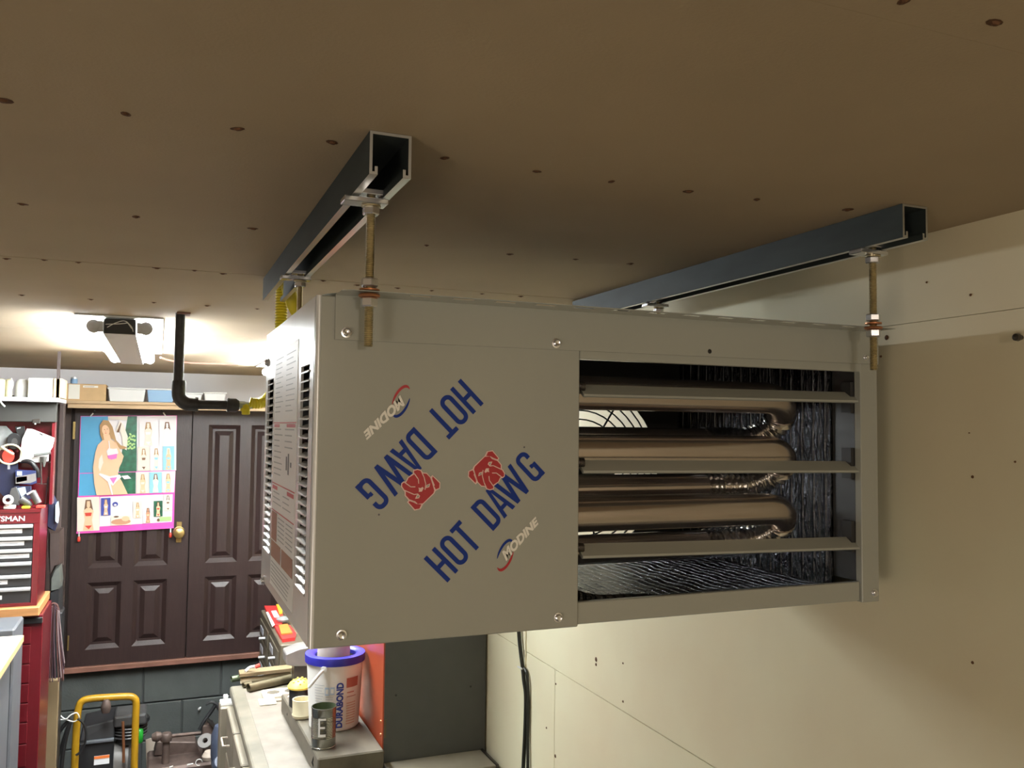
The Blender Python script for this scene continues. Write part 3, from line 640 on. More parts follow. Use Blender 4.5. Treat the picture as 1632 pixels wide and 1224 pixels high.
pic([(0, [(104,124),(930,124),(925,606),(90,606)]), (0, [(92,612),(918,612),(905,800),(84,800)]), (1, [(104,124),(330,124),(330,606),(90,606)]), (1, [(92,612),(330,612),(330,800),(84,800)]), (2, [(500,124),(580,124),(575,606),(420,606)]), (2, [(400,612),(568,612),(566,798),(400,798)]),
     *[(9, blob(527+40*math.cos(i*2.4)*math.sqrt(i/18), 350+75*math.sin(i*2.4)*math.sqrt(i/18), 9, 13, 7, i)) for i in range(1, 19)], (7, [(395,250),(430,165),(460,190),(500,300),(490,420),(460,400),(450,300),(430,250)]), (4, [(405,260),(440,180),(445,190),(425,265)]), (7, [(330,124),(500,124),(495,160),(340,150)]),
     (10, [(262,200),(290,155),(335,160),(370,215),(400,330),(440,375),(495,395),(470,410),(430,405),(380,330),(330,290),(290,340),(265,280)]),
     (3, [(245,370),(285,330),(350,320),(400,350),(440,430),(465,470),(450,520),(430,560),(415,600),(420,640),(450,690),(500,800),(260,800),(235,800),(215,700),(205,560),(225,430)]),
     (7, [(280,450),(292,520),(262,600),(250,560),(255,490)]), (3, blob(312,245,32,48,14,-.2)), (3, [(290,280),(345,280),(360,330),(300,335)]), (4, blob(302,238,5,3,6)), (4, blob(324,234,5,3,6)), (8, blob(312,268,8,3,6)), (11, blob(311,252,3,5,6)),
     (0, [(318,425),(338,398),(372,405),(408,402),(420,440),(404,462),(330,470)]), (5, [(326,462),(410,448),(404,488),(360,498),(332,486)]), (0, [(335,335),(342,335),(350,402),(340,402)]), (0, [(250,622),(262,610),(345,640),(430,628),(446,650),(400,690),(372,722),(338,692)]), (5, [(346,655),(408,650),(376,705)]), (0, [(342,655),(375,800),(362,800),(330,690)]), (0, [(445,640),(500,635),(530,665),(470,670)])], off=0)
def small(x0, y0, x1, y1, bg, hr, sk, sw):
    w_, h = x1-x0, y1-y0; f_ = lambda u, v: (x0+u*w_, y0+v*h)
    pic([(bg, [f_(0, 0), f_(1, 0), f_(1, 1), f_(0, 1)]), (hr, [f_(.38, .08), f_(.62, .08), f_(.72, .42), f_(.30, .45)]),
         (sk, [f_(.28, .40), f_(.42, .32), f_(.60, .32), f_(.74, .42), f_(.66, .68), f_(.74, .98), f_(.26, .98), f_(.34, .66)]), (sk, [f_(.44, .12), f_(.57, .12), f_(.58, .28), f_(.50, .34), f_(.43, .28)]),
         (sw, [f_(.34, .46), f_(.66, .46), f_(.62, .56), f_(.38, .56)]), (sw, [f_(.34, .84), f_(.66, .84), f_(.52, .95)])])
small(600, 160, 755, 385, 0, 10, 7, 0); small(775, 160, 915, 385, 0, 4, 0, 0); small(585, 392, 690, 600, 7, 10, 7, 4); small(695, 392, 800, 600, 0, 10, 7, 6); small(805, 392, 908, 600, 6, 7, 3, 6)
small(575, 618, 682, 798, 7, 10, 3, 7); small(688, 618, 795, 798, 6, 4, 7, 0); small(800, 618, 905, 798, 0, 10, 3, 6)
pic([(0, [(262,815),(893,815),(885,1058),(258,1068)])], 'margin', off=0)
small(72, 812, 258, 1100, 7, 4, 3, 8); small(272, 825, 352, 975, 12, 10, 3, 0); small(545, 865, 622, 1010, 7, 10, 3, 0); small(725, 868, 802, 1005, 2, 4, 3, 8); small(812, 815, 888, 958, 7, 4, 7, 4)
pic([(7, rect(355, 985, 530, 1065)), (11, blob(440, 1035, 85, 26)), (4, blob(400, 990, 22, 8)), (3, blob(480, 1010, 35, 22))]); small(632, 915, 715, 1058, 0, 4, 11, 3)
pic([(9, rect(775, 1010, 880, 1045))], 'caption'); pic([(12, blob(392, 882, 24, 20)), (0, blob(392, 888, 12, 9))], 'logo_mark')
pic([(4, blob(765, 1035, 12, 14))], 'small_mark')
MB().prism([(-.002, .002), (.055*0+.24, .0), (1.0, .003), (1.0, -.010), (.0, -.014)], OL+Vector((0, -.002, 0)), UU, VV, (0, .006, 0)).build('bottom_strip', 'poster_pink', PT)
for x, y, x2, y2 in ((144, 664, 152, 654), (264, 663, 257, 653)):
    p, q = at(x, y, 'Y', PY-.006), at(x2, y2, 'Y', PY-.006); r_ = p+(q-p)*.55
    h = thing('thumb_clip', p, 'dark tipped clip at the top %s corner of the calendar' % ('left' if x < 200 else 'right'), 'clip', 'clips holding the calendar')
    MB().tube([p, r_], .003, 8).build('shank', 'white_plastic', h, smooth=True); MB().tube([r_, q], .005, 8).build('tip', 'black', h, smooth=True)
for x, y in ((126, 848), (272, 842)):
    p = at(x, y, 'Y', PY-.004); h = thing('hanging_tag', p-Vector((0, 0, .04)), 'white stick with red tip hanging at the calendar\'s bottom %s corner' % ('left' if x < 200 else 'right'), 'tag', 'red tipped weights under the calendar')
    MB().tube([p, p-Vector((0, 0, .025))], .0035, 8).build('stick', 'white_plastic', h, smooth=True)
    MB().lathe([(.004, 0), (.0075, -.006), (.0085, -.022), (.006, -.026)], p-Vector((0, 0, .022)), 10).build('red_tip', 'swim_red', h, smooth=True)
# ------------------------------------------------------------------ shelf over the doors
SY = 4.72
sb = thing('door_shelf', (.2, SY+.13, 2.19), 'pine shelf board running above the brown doors', 'shelf')
zt = at(200, 640, 'Y', SY).z; xa = at(98, 645, 'Y', SY).x
MB().box((xa, SY, zt-.014), (WX-.01, BY-.003, zt)).build('board', 'pine', sb, bevel=.001)
MB().box((xa+.025, SY+.02, zt-.036), (WX-.01, SY+.04, zt-.0145)).build('front_rail', 'pine', sb, bevel=.001)
def shx(x): return at(x, 630, 'Y', SY+.02).x
def box_thing(name, x0, x1, y0, y1, z0, z1, m, label, cat, bevel=.002, group=None, parts=()):
    if not parts: return tag(MB().box((x0, y0, z0), (x1, y1, z1)).build(name, m, bevel=bevel), label, cat, group)
    t = thing(name, ((x0+x1)/2, (y0+y1)/2, z0), label, cat, group); MB().box((x0, y0, z0), (x1, y1, z1)).build('body', m, t, bevel=bevel)
    for pn, a_, b2, mm in parts: MB().box(a_, b2).build(pn, mm, t, bevel=.0008)
    return t
zh = at(140, 612, 'Y', SY+.02).z
xx0, xx1 = shx(101), shx(169)
box_thing('cardboard_box', xx0, xx1, SY+.015, SY+.2, zt, zh, 'cardboard', 'brown cardboard box with white label at left end of door shelf', 'box', parts=[('paper_label', (shx(109), SY+.0145, zt+.008), (shx(127), SY+.015, zh-.004), 'paper'), ('printed_band', (shx(132), SY+.0145, zh-.018), (shx(156), SY+.015, zh-.008), 'paper'), ('stamp', (shx(134), SY+.0142, zh-.014), (shx(150), SY+.0146, zh-.012), 'rust_wood')])
jx = (shx(111)+shx(121))/2; zj = zh
tj = thing('screw_jar', (jx, SY+.06, zj), 'small clear jar standing on the cardboard box above the door', 'jar')
MB().lathe([(.015, 0), (.016, .004), (.016, .022), (.013, .026)], (jx, SY+.06, zj), 16).build('glass', 'blue_plastic', tj, smooth=True); MB().lathe([(.014, .026), (.014, .032), (0, .033)], (jx, SY+.06, zj), 16).build('lid', 'alu', tj, smooth=True)
def tub(x0, x1, m, label, h=.062):
    t = thing('plastic_tub', ((x0+x1)/2, SY+.09, zt), label, 'tub'); i = .008
    MB().hexa([(x0+i, SY+.02, zt), (x1-i, SY+.02, zt), (x1-i, SY+.17, zt), (x0+i, SY+.17, zt)], [(x0, SY+.012, zt+h), (x1, SY+.012, zt+h), (x1, SY+.178, zt+h), (x0, SY+.178, zt+h)]).build('body', m, t, bevel=.004, seg=2)
    MB().box((x0-.004, SY+.008, zt+h), (x1+.004, SY+.182, zt+h+.008)).build('lid', 'white_plastic', t, bevel=.002); return t
tub(shx(172), shx(232), 'white_plastic', 'white plastic tub on the shelf above the poster')
tub(shx(234), shx(278), 'blue_plastic', 'light blue plastic tub on the shelf beside black pipe')
tub(shx(293), shx(322), 'white_plastic', 'small white tub on the shelf just right of black pipe', .045)
tub(shx(325), shx(360), 'white_plastic', 'small white tub on the door shelf above pipe coupling', .05)
for i, (x, h) in enumerate(((338, .03), (350, .036))):
    pass
# ------------------------------------------------------------------ red tool chest, lower cabinet
CY = 3.6
def cx_(x, y=880, Y=CY): return at(x, y, 'Y', Y).x
def cz_(y, x=40, Y=CY): return at(x, y, 'Y', Y).z
ct0, ct1 = cz_(966), cz_(812)
XR = cx_(63, 850); XLc = XR-.66
TC = thing('tool_chest', ((XR+XLc)/2, CY+.15, ct0), 'red tool chest with black drawers, silver pulls and maker\'s lettering', 'tool chest')
bm_ = MB(); dY = .25
bm_.box((XLc, CY+.012, ct0), (XR, CY+dY, ct0+.01)); bm_.box((XLc, CY+.012, ct1-.012), (XR, CY+dY, ct1)); bm_.box((XR-.012, CY+.012, ct0+.01), (XR, CY+dY, ct1-.012)); bm_.box((XLc, CY+.012, ct0+.01), (XLc+.012, CY+dY, ct1-.012)); bm_.box((XLc, CY+dY-.012, ct0+.01), (XR, CY+dY, ct1-.012))
bm_.build('body', 'tool_red', TC)
zA = cz_(834); xD = cx_(56, 850)-.006
fr_ = MB(); fr_.box((XLc, CY, zA), (XR, CY+.012, ct1)); fr_.box((xD, CY, ct0), (XR, CY+.012, zA)); fr_.box((XLc, CY, ct0), (XLc+.03, CY+.012, zA)); fr_.box((XLc+.03, CY, ct0), (xD, CY+.012, ct0+.012))
fr_.build('face_frame', 'tool_red', TC, bevel=.001)
MB().box((XLc-.002, CY-.003, ct1-.012), (XR+.002, CY, ct1+.002)).build('top_lip', 'tool_red', TC, bevel=.001)
dz = [cz_(v) for v in (835, 854.5, 874, 894.5, 915, 935, 962)]
for i in range(6):
    z1_, z0_ = dz[i]-.001, dz[i+1]+.001
    d = MB().box((XLc+.031, CY+.003, z0_), (xD-.001, CY+.014, z1_)).build('drawer', 'drawer_black', TC, bevel=.001)
    MB().prism([(0, 0), (-.010, -.001), (-.013, -.006), (-.011, -.0125), (-.007, -.0125), (0, -.006)], (XLc+.031, CY+.003, z1_), (0, 1, 0), (0, 0, 1), (xD-.002-XLc-.031, 0, 0)).build('pull', 'alu', d)
    xe = {0: 33, 1: 37, 2: 46, 4: 13, 5: 5}.get(i)
    if xe:
        zl = z0_+(z1_-z0_)*.42
        MB().box((XLc+.1, CY+.0022, zl-.0075), (cx_(xe, 900), CY+.003, zl+.0075)).build('drawer_label', 'label_white', d)
        MB().box((cx_(xe, 900)-.14, CY+.0018, zl-.001), (cx_(xe, 900)-.02, CY+.0022, zl+.001)).build('label_print', 'label_grey', d)
tx = text_mb('CRAFTSMAN', .026, (cx_(40.5, 826), CY-.0005, cz_(830)), (1, 0, 0), (0, 0, 1), bold=.012, align='RIGHT', sx=1.12)
tx.build('maker_lettering', 'label_white', TC)
# raised lid at the back of the chest
LY = CY+.235
LR = cx_(87.5, 740, LY); lz0, lz1 = ct1+.001, at(80, 672, 'Y', LY).z
LD = MB(); LD.box((XLc, LY, lz0), (LR-.0, LY+.012, lz1)); LD.box((LR-.010, LY-.05, lz0), (LR, LY, lz1))
LDo = MB()
lid = LD.build('lid', 'tool_red', TC)
MB().prism([(0, 0), (0, .10), (-.020, .10), (-.062, .0), (-.060, -.002)], (XLc+.06, LY, lz1), (0, 1, 0), (0, 0, 1), (LR-XLc-.058, 0, 0)).build('lid_lip', 'valance_grey', lid)
lp = at(58, 673, 'Y', LY-.065)
MB().box((lp.x-.013, LY-.068, lp.z-.004), (lp.x+.013, LY-.062, lp.z+.013)).build('latch', 'steel_dark', lid, bevel=.001)
MB().lathe([(.003, 0), (.003, .004), (0, .005)], (lp.x-.003, LY-.068, lp.z-.006), 8, ax=(0, -1, 0)).build('latch_rivet', 'alu', lid)
# oak slab and lower roller cabinet
s0 = cz_(986); box_thing('oak_slab', XLc-.02, XR+.012, CY-.03, CY+.30, ct0-.033, ct0-.0005, 'oak', 'oak board between the red chest and red cabinet below', 'board', .003)
RC = thing('roller_cabinet', ((XR+XLc)/2, CY+.15, 0), 'tall red roller cabinet under the oak board', 'tool cabinet')
rt_ = ct0-.034; xr2 = cx_(66, 1050)+.0
MB().box((XLc, CY+.002, .08), (xr2, CY+.28, rt_)).build('body', 'tool_red', RC, bevel=.002)
MB().box((xr2-.075, CY-.012, cz_(994)), (xr2-.0, CY+.0015, cz_(986)+.003)).build('corner_guard', 'black', RC, bevel=.002)
zt2 = [cz_(v) for v in (998, 1027, 1058, 1089, 1120, 1151, 1185, 1222, 1265, 1320)]
for a2, b2 in zip(zt2, zt2[1:]): MB().box((XLc+.03, CY-.006, b2+.002), (cx_(46, 1100), CY+.0015, a2-.002)).build('drawer', 'tool_red', RC, bevel=.0015)
for sx_ in (-.05, -.6):
    for yy in (CY+.05, CY+.24): MB().lathe([(.0, -.014), (.035, -.013), (.038, -.008), (.038, .008), (.035, .013), (0, .014)], (xr2+sx_, yy, .04), 16, ax=(1, 0, 0)).build('caster', 'black', RC, smooth=True)
# clutter on and behind the chest
def q(x, y, Y): return at(x, y, 'Y', Y)
def slab(name, pts, Y, th, m, label, cat, parts=(), group=None):
    P = [q(x, y, Y) for x, y in pts]; mb = MB(); n = len(P); mb.add([(p.x, Y, p.z) for p in P]+[(p.x, Y+th, p.z) for p in P], [tuple(range(n)), tuple(range(n, 2*n))[::-1]]+[(i, (i+1) % n, n+(i+1) % n, n+i) for i in range(n)])
    if not parts: return tag(mb.build(name, m, bevel=.001), label, cat, group)
    c0 = sum(P, Vector())/n; t = thing(name, (c0.x, Y, min(p.z for p in P)), label, cat, group); mb.build('body', m, t, bevel=.001)
    for pn, pp, mm in parts:
        R_ = [q(x, y, Y-.0015) for x, y in pp]; k = len(R_); mb = MB(); mb.add([(p.x, Y-.0015, p.z) for p in R_]+[(p.x, Y-.0002, p.z) for p in R_], [tuple(range(k)), tuple(range(k, 2*k))[::-1]]+[(i, (i+1) % k, k+(i+1) % k, k+i) for i in range(k)]); mb.build(pn, mm, t)
    return t
slab('plastic_pouch', [(43,683),(52,684),(87,698),(84,712),(78,722),(77,735),(62,737),(30,736),(32,725),(35,700)], LY-.060, .006, 'white_plastic', 'white plastic hang pouch with slotted top against the red lid', 'pouch', [('hang_slot', [(61,690),(63,690),(69,693),(67,694)], 'black'), ('print', [(46,700),(60,704),(60,705),(46,701)], 'label_grey'), ('print', [(60,703),(72,707),(72,708),(60,704)], 'label_grey'), ('sticker', [(78,699),(81,699),(81,702),(78,702)], 'label_grey'), ('print', [(62,711),(72,713),(72,714),(62,712)], 'label_grey')])
slab('clear_bag', [(-25,678),(10,679),(22,692),(18,700),(10,716),(-25,722)], LY-.02, .012, 'clear_bag', 'crinkled clear plastic bag hanging at the lid\'s left side', 'bag')
slab('navy_packet', [(8,737),(28,736),(31,785),(18,800),(4,790),(-12,770),(-12,745)], LY-.045, .012, 'navy', 'navy blue cardboard packet leaning below the tape roll', 'packet', [('hang_slot', [(12,740),(16,740),(16,748),(12,748)], 'label_grey')])
slab('blue_carton', [(24,749),(57,750),(58,770),(50,773),(25,771)], LY-.07, .02, 'carton_blue', 'blue small parts carton with red printed block', 'carton', [('logo_patch', [(27,751),(35,751),(35,758),(27,758)], 'print_lightblue'), ('printed_block', [(25,760),(48,756),(57,754),(58,766),(48,770),(25,771)], 'tank_grey'), ('red_print', [(26,761),(43,759),(43,766),(26,769)], 'swim_red')])
slab('blue_carton', [(22,775),(49,775),(50,795),(30,800),(24,797)], LY-.08, .02, 'navy', 'navy carton standing low in chest under the blue one', 'carton', [('printed_block', [(28,778),(40,776),(42,786),(34,792)], 'print_lightblue')])
slab('steel_plate', [(18,778),(26,776),(31,790),(30,806),(16,806),(14,790)], CY+.08, .01, 'comp_grey', 'dark grey angular steel block standing in the chest tray', 'tool part')
slab('grinding_disc', blob(22, 703, 11, 13, 16), LY-.04, .012, 'charcoal', 'black round grinder part hanging on the red lid', 'disc', [('hub', blob(23, 705, 5, 7, 10), 'comp_grey')])
slab('charger', [(24,680),(38,679),(41,694),(34,706),(28,695)], LY-.03, .02, 'black', 'black power adapter hanging near top of the lid', 'charger', [('sticker', [(27,682),(33,680.5),(33,682.5),(27,684)], 'label_grey')])
tr = q(16, 724, LY-.06)
t = thing('tape_roll', tr, 'tan ring of tape hanging over red plastic at left', 'tape roll')
MB().tube([(tr.x+.040*math.cos(a), tr.y+.004*math.sin(a), tr.z+.037*math.sin(a)) for a in [2*math.pi*i/28 for i in range(28)]], .0035, 8, closed=True).build('ring', 'cream_roll', t, smooth=True)
MB().tube(spline([q(2, 712, LY-.065), q(14, 720, LY-.068), q(22, 724, LY-.065)], 5), .005, 8).build('strap', 'tan_roll', t, smooth=True)
slab('red_spool', blob(13, 727, 10, 11, 14), LY-.045, .01, 'swim_red', 'red plastic disc behind the tan tape ring', 'disc')
sc = q(68, 724, LY-.075); t = thing('squeegee', (sc.x, sc.y, q(68, 765, LY-.075).z), 'grey T-shaped squeegee leaning inside the raised lid', 'tool')
a1, b1 = q(54, 726, LY-.075), q(81, 721.5, LY-.075)
MB().tube([a1, b1], .006, 10).build('head', 'galv', t, smooth=True); p2 = q(65, 728, LY-.075); p3 = q(66, 772, LY-.075)
MB().tube([p2, p3], .0032, 8).build('handle', 'steel_dark', t, smooth=True); MB().tube([q(71, 728, LY-.075), q(70, 744, LY-.075)], [.010, .003], 8).build('cone', 'galv', t, smooth=True)
for x0, y0, x1, y1, l in ((57,736,83,736.5,'horizontal thin steel rod across the lid'), (77,760,72,803,'thin steel rod standing at lid\'s right edge'), (58,771,76,771.5,'low horizontal rod behind the carton')):
    tag(MB().tube([q(x0, y0, LY-.03), q(x1, y1, LY-.03)], .002, 6).build('steel_rod', 'steel_dark'), l, 'rod')
tag(MB().tube(spline([q(32, 735, LY-.05), q(48, 736, LY-.06), q(58, 748, LY-.06), q(61, 760, LY-.05)], 6), .0085, 10).build('rubber_hose', 'black', smooth=True), 'black rubber hose arching above the blue carton', 'hose')
Yc = CY+.05
t = thing('rivet_gun', q(55, 800, Yc), 'tilted dark steel tool with silver end on top of the chest', 'tool')
MB().tube([q(61, 802, Yc), q(51, 783, Yc)], .013, 10).build('barrel', 'comp_grey', t, smooth=True); MB().tube([q(43, 788, Yc-.01), q(54, 782, Yc-.01)], .004, 8).build('cross_bar', 'alu', t, smooth=True)
tag(MB().tube([q(33, 795, Yc), q(46, 803, Yc), q(50, 806, Yc)], [.016, .012, .006], 10).build('grey_nozzle', 'comp_grey', smooth=True), 'dull grey conical nozzle lying beside the tilted tool', 'nozzle')
rg = q(13, 797, Yc-.03)
tag(MB().lathe([(.009, -.012), (.017, -.012), (.018, 0), (.017, .012), (.009, .012), (.009, -.012)], rg, 18, ax=(.1, -1, .25), cap=False).build('pipe_reducer', 'white_plastic', smooth=True), 'white plastic ring fitting on red chest rim', 'fitting')
z_ = ct1+.001
for x0, x1, h, m, l, cc in ((4, 22, .012, 'paper', 'small white carton on the chest rim under ring fitting', 'carton'), (33, 46, .009, 'yellow_hose', 'bright yellow flat tool on the chest rim', 'tool'), (56, 70, .010, 'swim_red', 'small red box at chest\'s right corner', 'box')):
    box_thing('small_carton', cx_(x0, 805), cx_(x1, 805), CY+.02, CY+.06, z_, z_+h, m, l, cc, .002)
# items between chest and door
GY = 4.05
def drape(name, pts, Y, m, label, cat):
    P = [q(x, y, Y) for x, y in pts]; c0 = sum(P, Vector())/len(P); mb = MB(); n = len(P)
    mb.add([(p.x, Y+.03, p.z) for p in P]+[((p.x-c0.x)*.62+c0.x, Y-.012, (p.z-c0.z)*.85+c0.z) for p in P]+[(p.x, Y+.05, p.z) for p in P], [tuple(range(n, 2*n))]+[(i, (i+1) % n, n+(i+1) % n, n+i) for i in range(n)]+[(i, (i+1) % n, 2*n+(i+1) % n, 2*n+i) for i in range(n)]+[tuple(range(2*n, 3*n))[::-1]])
    return tag(mb.build(name, m, smooth=True), label, cat)
drape('work_gloves', [(76,792),(84,790),(89,800),(92,820),(90,838),(86,848),(73,842),(72,815)], 3.90, 'navy', 'dark navy cloth bundle hanging beside the red chest', 'cloth')
drape('rag', [(88,802),(91,800),(93,818),(91,835),(88,832)], 3.868, 'print_lightblue', 'pale blue rag edge hanging beside the navy bundle', 'cloth')
drape('grey_pouch', [(78,922),(88,905),(97,900),(99,925),(97,940),(78,944)], 4.12, 'pouch_grey', 'grey plastic pouch wedged between red chest and door', 'pouch')
drape('dark_bag', [(76,845),(100,842),(100,902),(88,904),(78,921),(76,880)], 4.18, 'trim_brown', 'dark brown bag hanging above the grey pouch', 'bag')
drape('dark_bag', [(78,942),(98,935),(98,975),(84,975),(77,960)], 4.12, 'charcoal', 'charcoal bag below the grey pouch behind red cabinet', 'bag')
zb9 = at(85, 975, 'Y', 4.12).z
box_thing('storage_bin', at(78, 980, 'Y', 4.12).x, at(100, 980, 'Y', 4.12).x, 4.08, 4.22, 0, zb9+.006, 'charcoal', 'charcoal bin standing in the gap between red cabinet and door', 'bin', .01)
# tall dark post
box_thing('dark_post', at(88.5, 800, 'Y', 4.3).x, at(97, 800, 'Y', 4.3).x, 4.3, 4.36, 0.0, 2.2, 'trim_brown', 'tall narrow dark post standing left of brown doors', 'post', .003)
# streamers
TS = thing('cord_tassel', q(84, 1085, 3.85), 'long purple and white cord tassel hanging beside the red cabinet', 'tassel')
for i in range(46):
    u0 = rnd.uniform(-1, 1); top = q(84+u0*7, 966+abs(u0)*8+rnd.uniform(0, 6), 3.85); yb2 = rnd.uniform(1068, 1100)-abs(u0)*6; bot = q(84+u0*17+rnd.uniform(-3, 3), yb2, 3.85); mid = q(83+u0*11+rnd.uniform(-2, 2), 1020, 3.85)
    dy = rnd.uniform(-.02, .02); P = [Vector((p.x, p.y+dy+.07, p.z)) for p in (top, mid, bot)]
    MB().tube(spline(P, 5), .0022, 5, cap=True).build('cord', ['thread_purple', 'thread_light', 'thread_brown', 'thread_purple'][i % 4], TS, smooth=True)
MB().tube(spline([q(77, 975, 3.92), q(80, 966, 3.92), q(86, 962, 3.92), q(92, 968, 3.92), q(93, 990, 3.92)], 5), .005, 8).build('loop', 'thread_brown', TS, smooth=True)
# shelf at left with its load
HY = 3.75
hz0, hz1 = at(50, 640, 'Y', HY).z, at(50, 633, 'Y', HY).z; hxr = at(94.5, 636, 'Y', HY).x
shf = thing('wall_shelf', (hxr-.4, HY+.12, hz0), 'grey metal shelf above the red tool chest', 'shelf')
MB().box((hxr-1.1, HY, hz0), (hxr, HY+.28, hz1)).build('board', 'shelf_grey', shf, bevel=.002)
MB().box((at(43, 636, 'Y', HY).x, HY-.0015, hz0+.001), (at(77, 636, 'Y', HY).x, HY-.0002, hz1-.001)).build('price_strip', 'label_white', shf)
MB().box((hxr-.012, HY+.0, hz1), (hxr-.001, HY+.01, 2.379)).build('support', 'trim_brown', shf)
MB().tube(spline([q(2, 631, HY-.01), q(1, 640, HY-.02), q(8, 648, HY-.02)], 6), .003, 6).build('cable_tie', 'string_white', shf, smooth=True)
def sx_(x): return at(x, 630, 'Y', HY+.01).x
zc_ = at(50, 604, 'Y', HY+.01).z
for x0, x1, l in ((-12, 6, 'cream rope roll at shelf\'s far left'), (5, 17, 'cream twine roll beside the white jug')):
    t = thing('twine_roll', ((sx_(x0)+sx_(x1))/2, HY+.05, hz1), l, 'roll', 'twine rolls on the metal shelf'); r_ = (sx_(x1)-sx_(x0))/2
    c0 = ((sx_(x0)+sx_(x1))/2, HY+.05, hz1); MB().lathe([(r_*.9, 0)]+[(r_*(1 if i % 2 else .93), zc_-hz1 and (zc_-hz1)*(i+1)/14) for i in range(13)]+[(r_*.4, zc_-hz1)], c0, 18).build('winding', 'cream_roll', t, smooth=True)
c0 = ((sx_(19)+sx_(43))/2, HY+.07, hz1); r_ = (sx_(43)-sx_(19))/2
t = thing('plastic_jug', c0, 'white translucent plastic jug on the metal shelf', 'jug'); hh = zc_-hz1
MB().lathe([(r_*.92, 0), (r_, .005), (r_*.98, hh*.7), (r_*.8, hh*.9), (r_*.5, hh)], c0, 20).build('body', 'white_plastic', t, smooth=True)
MB().tube(spline([q(18, 603, HY+.03), q(21, 612, HY+.01), q(18, 622, HY+.02)], 5), .002, 6).build('handle', 'string_white', t, smooth=True)
x0, x1 = sx_(44), sx_(85)
box_thing('card_box', x0, x1, HY+.01, HY+.2, hz1, zc_+.004, 'paper', 'cream box with a handwritten note label on metal shelf', 'box', parts=[('note', (sx_(50), HY+.009, hz1+.02), (sx_(75), HY+.01, zc_-.008), 'poster_cream'), ('side_band', (x1+.001, HY+.0, hz1), (x1+.03, HY+.19, zc_+.004), 'cardboard')])
# ------------------------------------------------------------------ left work table
t = thing('work_table', (-.9, 2.7, 0), 'pale topped work table at left edge of the photo', 'table')
TZ = 1.40; e0 = at(37, 1012, 'Z', TZ); XE = e0.x
MB().box((-1.5, 2.2, TZ-.022), (XE, e0.y, TZ)).build('top', ['pale_top'], t, bevel=.002)
MB().box((XE-.0, 2.2, TZ-.021), (XE+.002, e0.y, TZ-.001)).build('edge_strip', 'pale_edge', t)
MB().box((-1.48, 2.25, .06), (XE-.03, e0.y-.03, TZ-.023)).build('cabinet', 'cab_grey', t, bevel=.003)
MB().box((-1.44, 2.28, 0), (XE-.06, e0.y-.06, .06)).build('plinth', 'black', t)
e1 = at(28, 996, 'Y', e0.y+.12)
box_thing('metal_cabinet', -1.4, at(27, 1000, 'Y', 3.36).x, e0.y+.02, 3.52, 0, at(27, 997, 'Y', 3.36).z, 'cab_grey', 'grey metal cabinet just behind the pale work table', 'cabinet', .006)
# ------------------------------------------------------------------ corner behind: plank, compressor, vice
box_thing('timber_plank', at(66, 1150, 'Y', 4.01).x, at(93, 1100, 'Y', 4.01).x, 4.01, 4.05, 0, at(80, 1085, 'Y', 4.01).z, 'plank', 'tan timber plank standing upright behind the cord tassel', 'plank', .002)
KY = 4.3
KP = thing('air_compressor', (q(170, 1150, KY).x, KY+.1, 0), 'black air compressor with a yellow tube handle', 'compressor')
hp = [q(118, 1300, KY), q(119, 1224, KY), q(122, 1160, KY), q(125, 1130, KY), q(132, 1117, KY), q(150, 1113, KY), q(180, 1111, KY), q(205, 1110, KY), (q(214, 1113, KY)), q(217, 1122, KY), q(216, 1150, KY), q(214, 1224, KY), q(213, 1300, KY)]
hp[0].z = hp[-1].z = .3
MB().tube(spline(hp, 6), .0155, 14).build('handle', 'comp_yellow', KP, smooth=True)
kb = q(169, 1126, KY-.02); MB().lathe([(.0, -.03), (.016, -.026), (.021, -.01), (.021, .005), (.015, .022), (.010, .03)], kb, 14).build('knob', 'rusty_iron', KP, smooth=True)
mz = q(140, 1183, KY+.06); mx0, mx1 = q(126, 1180, KY+.06).x, q(182, 1180, KY+.06).x
sh_ = MB(); zA_, zB_, zC_ = q(150, 1180, KY+.06).z, q(150, 1152, KY+.06).z, .28
sh_.hexa([(mx0, KY+.06, zA_), (mx1, KY+.06, zA_), (mx1, KY+.3, zA_), (mx0, KY+.3, zA_)], [(mx0+.01, KY+.08, zB_-.02), (mx1-.0, KY+.08, zB_), (mx1-.0, KY+.28, zB_), (mx0+.01, KY+.28, zB_-.02)]); sh_.box((mx0, KY+.04, zC_), (mx1, KY+.3, zA_))
sh_.build('shroud', 'charcoal', KP, bevel=.006, seg=2)
MB().box((mx0+.02, KY+.028, zA_-.004), (mx1, KY+.05, zA_+.008)).build('shroud_rim', 'cab_grey', KP, bevel=.002)
s1, s2 = q(150, 1206, KY+.035), q(174, 1217, KY+.035); MB().box((s1.x, KY+.037, s2.z), (s2.x, KY+.0395, s1.z)).build('sticker', 'label_white', KP); MB().box((s1.x, KY+.0355, s1.z-.012), (s2.x, KY+.037, s1.z)).build('sticker_band', 'orange_pack', KP)
hd0, hd1 = q(182, 1150, KY+.05), q(233, 1137, KY+.05)
cyl = MB(); zc0 = q(190, 1157, KY+.05).z
for i in range(4): cyl.lathe([(.075, 0), (.078, .004), (.075, .008)], (hd0.x+.065, KY+.14, zc0-.052+.014*i-.02), 20)
cyl.lathe([(.058, 0), (.058, .09)], (hd0.x+.065, KY+.14, zc0-.10), 16); cyl.build('cylinder_fins', 'comp_grey', KP, smooth=True)
MB().box((hd0.x-.002, KY+.06, zc0-.012), (hd0.x+.135, KY+.22, zc0+.04)).build('cylinder_head', 'comp_grey', KP, bevel=.01, seg=2)
fl0 = q(226, 1145, KY+.05); MB().lathe([(.028, 0), (.034, .006), (.034, .022), (.026, .03)], (fl0.x, KY+.10, fl0.z-.03), 16).build('air_filter', 'black', KP, smooth=True)
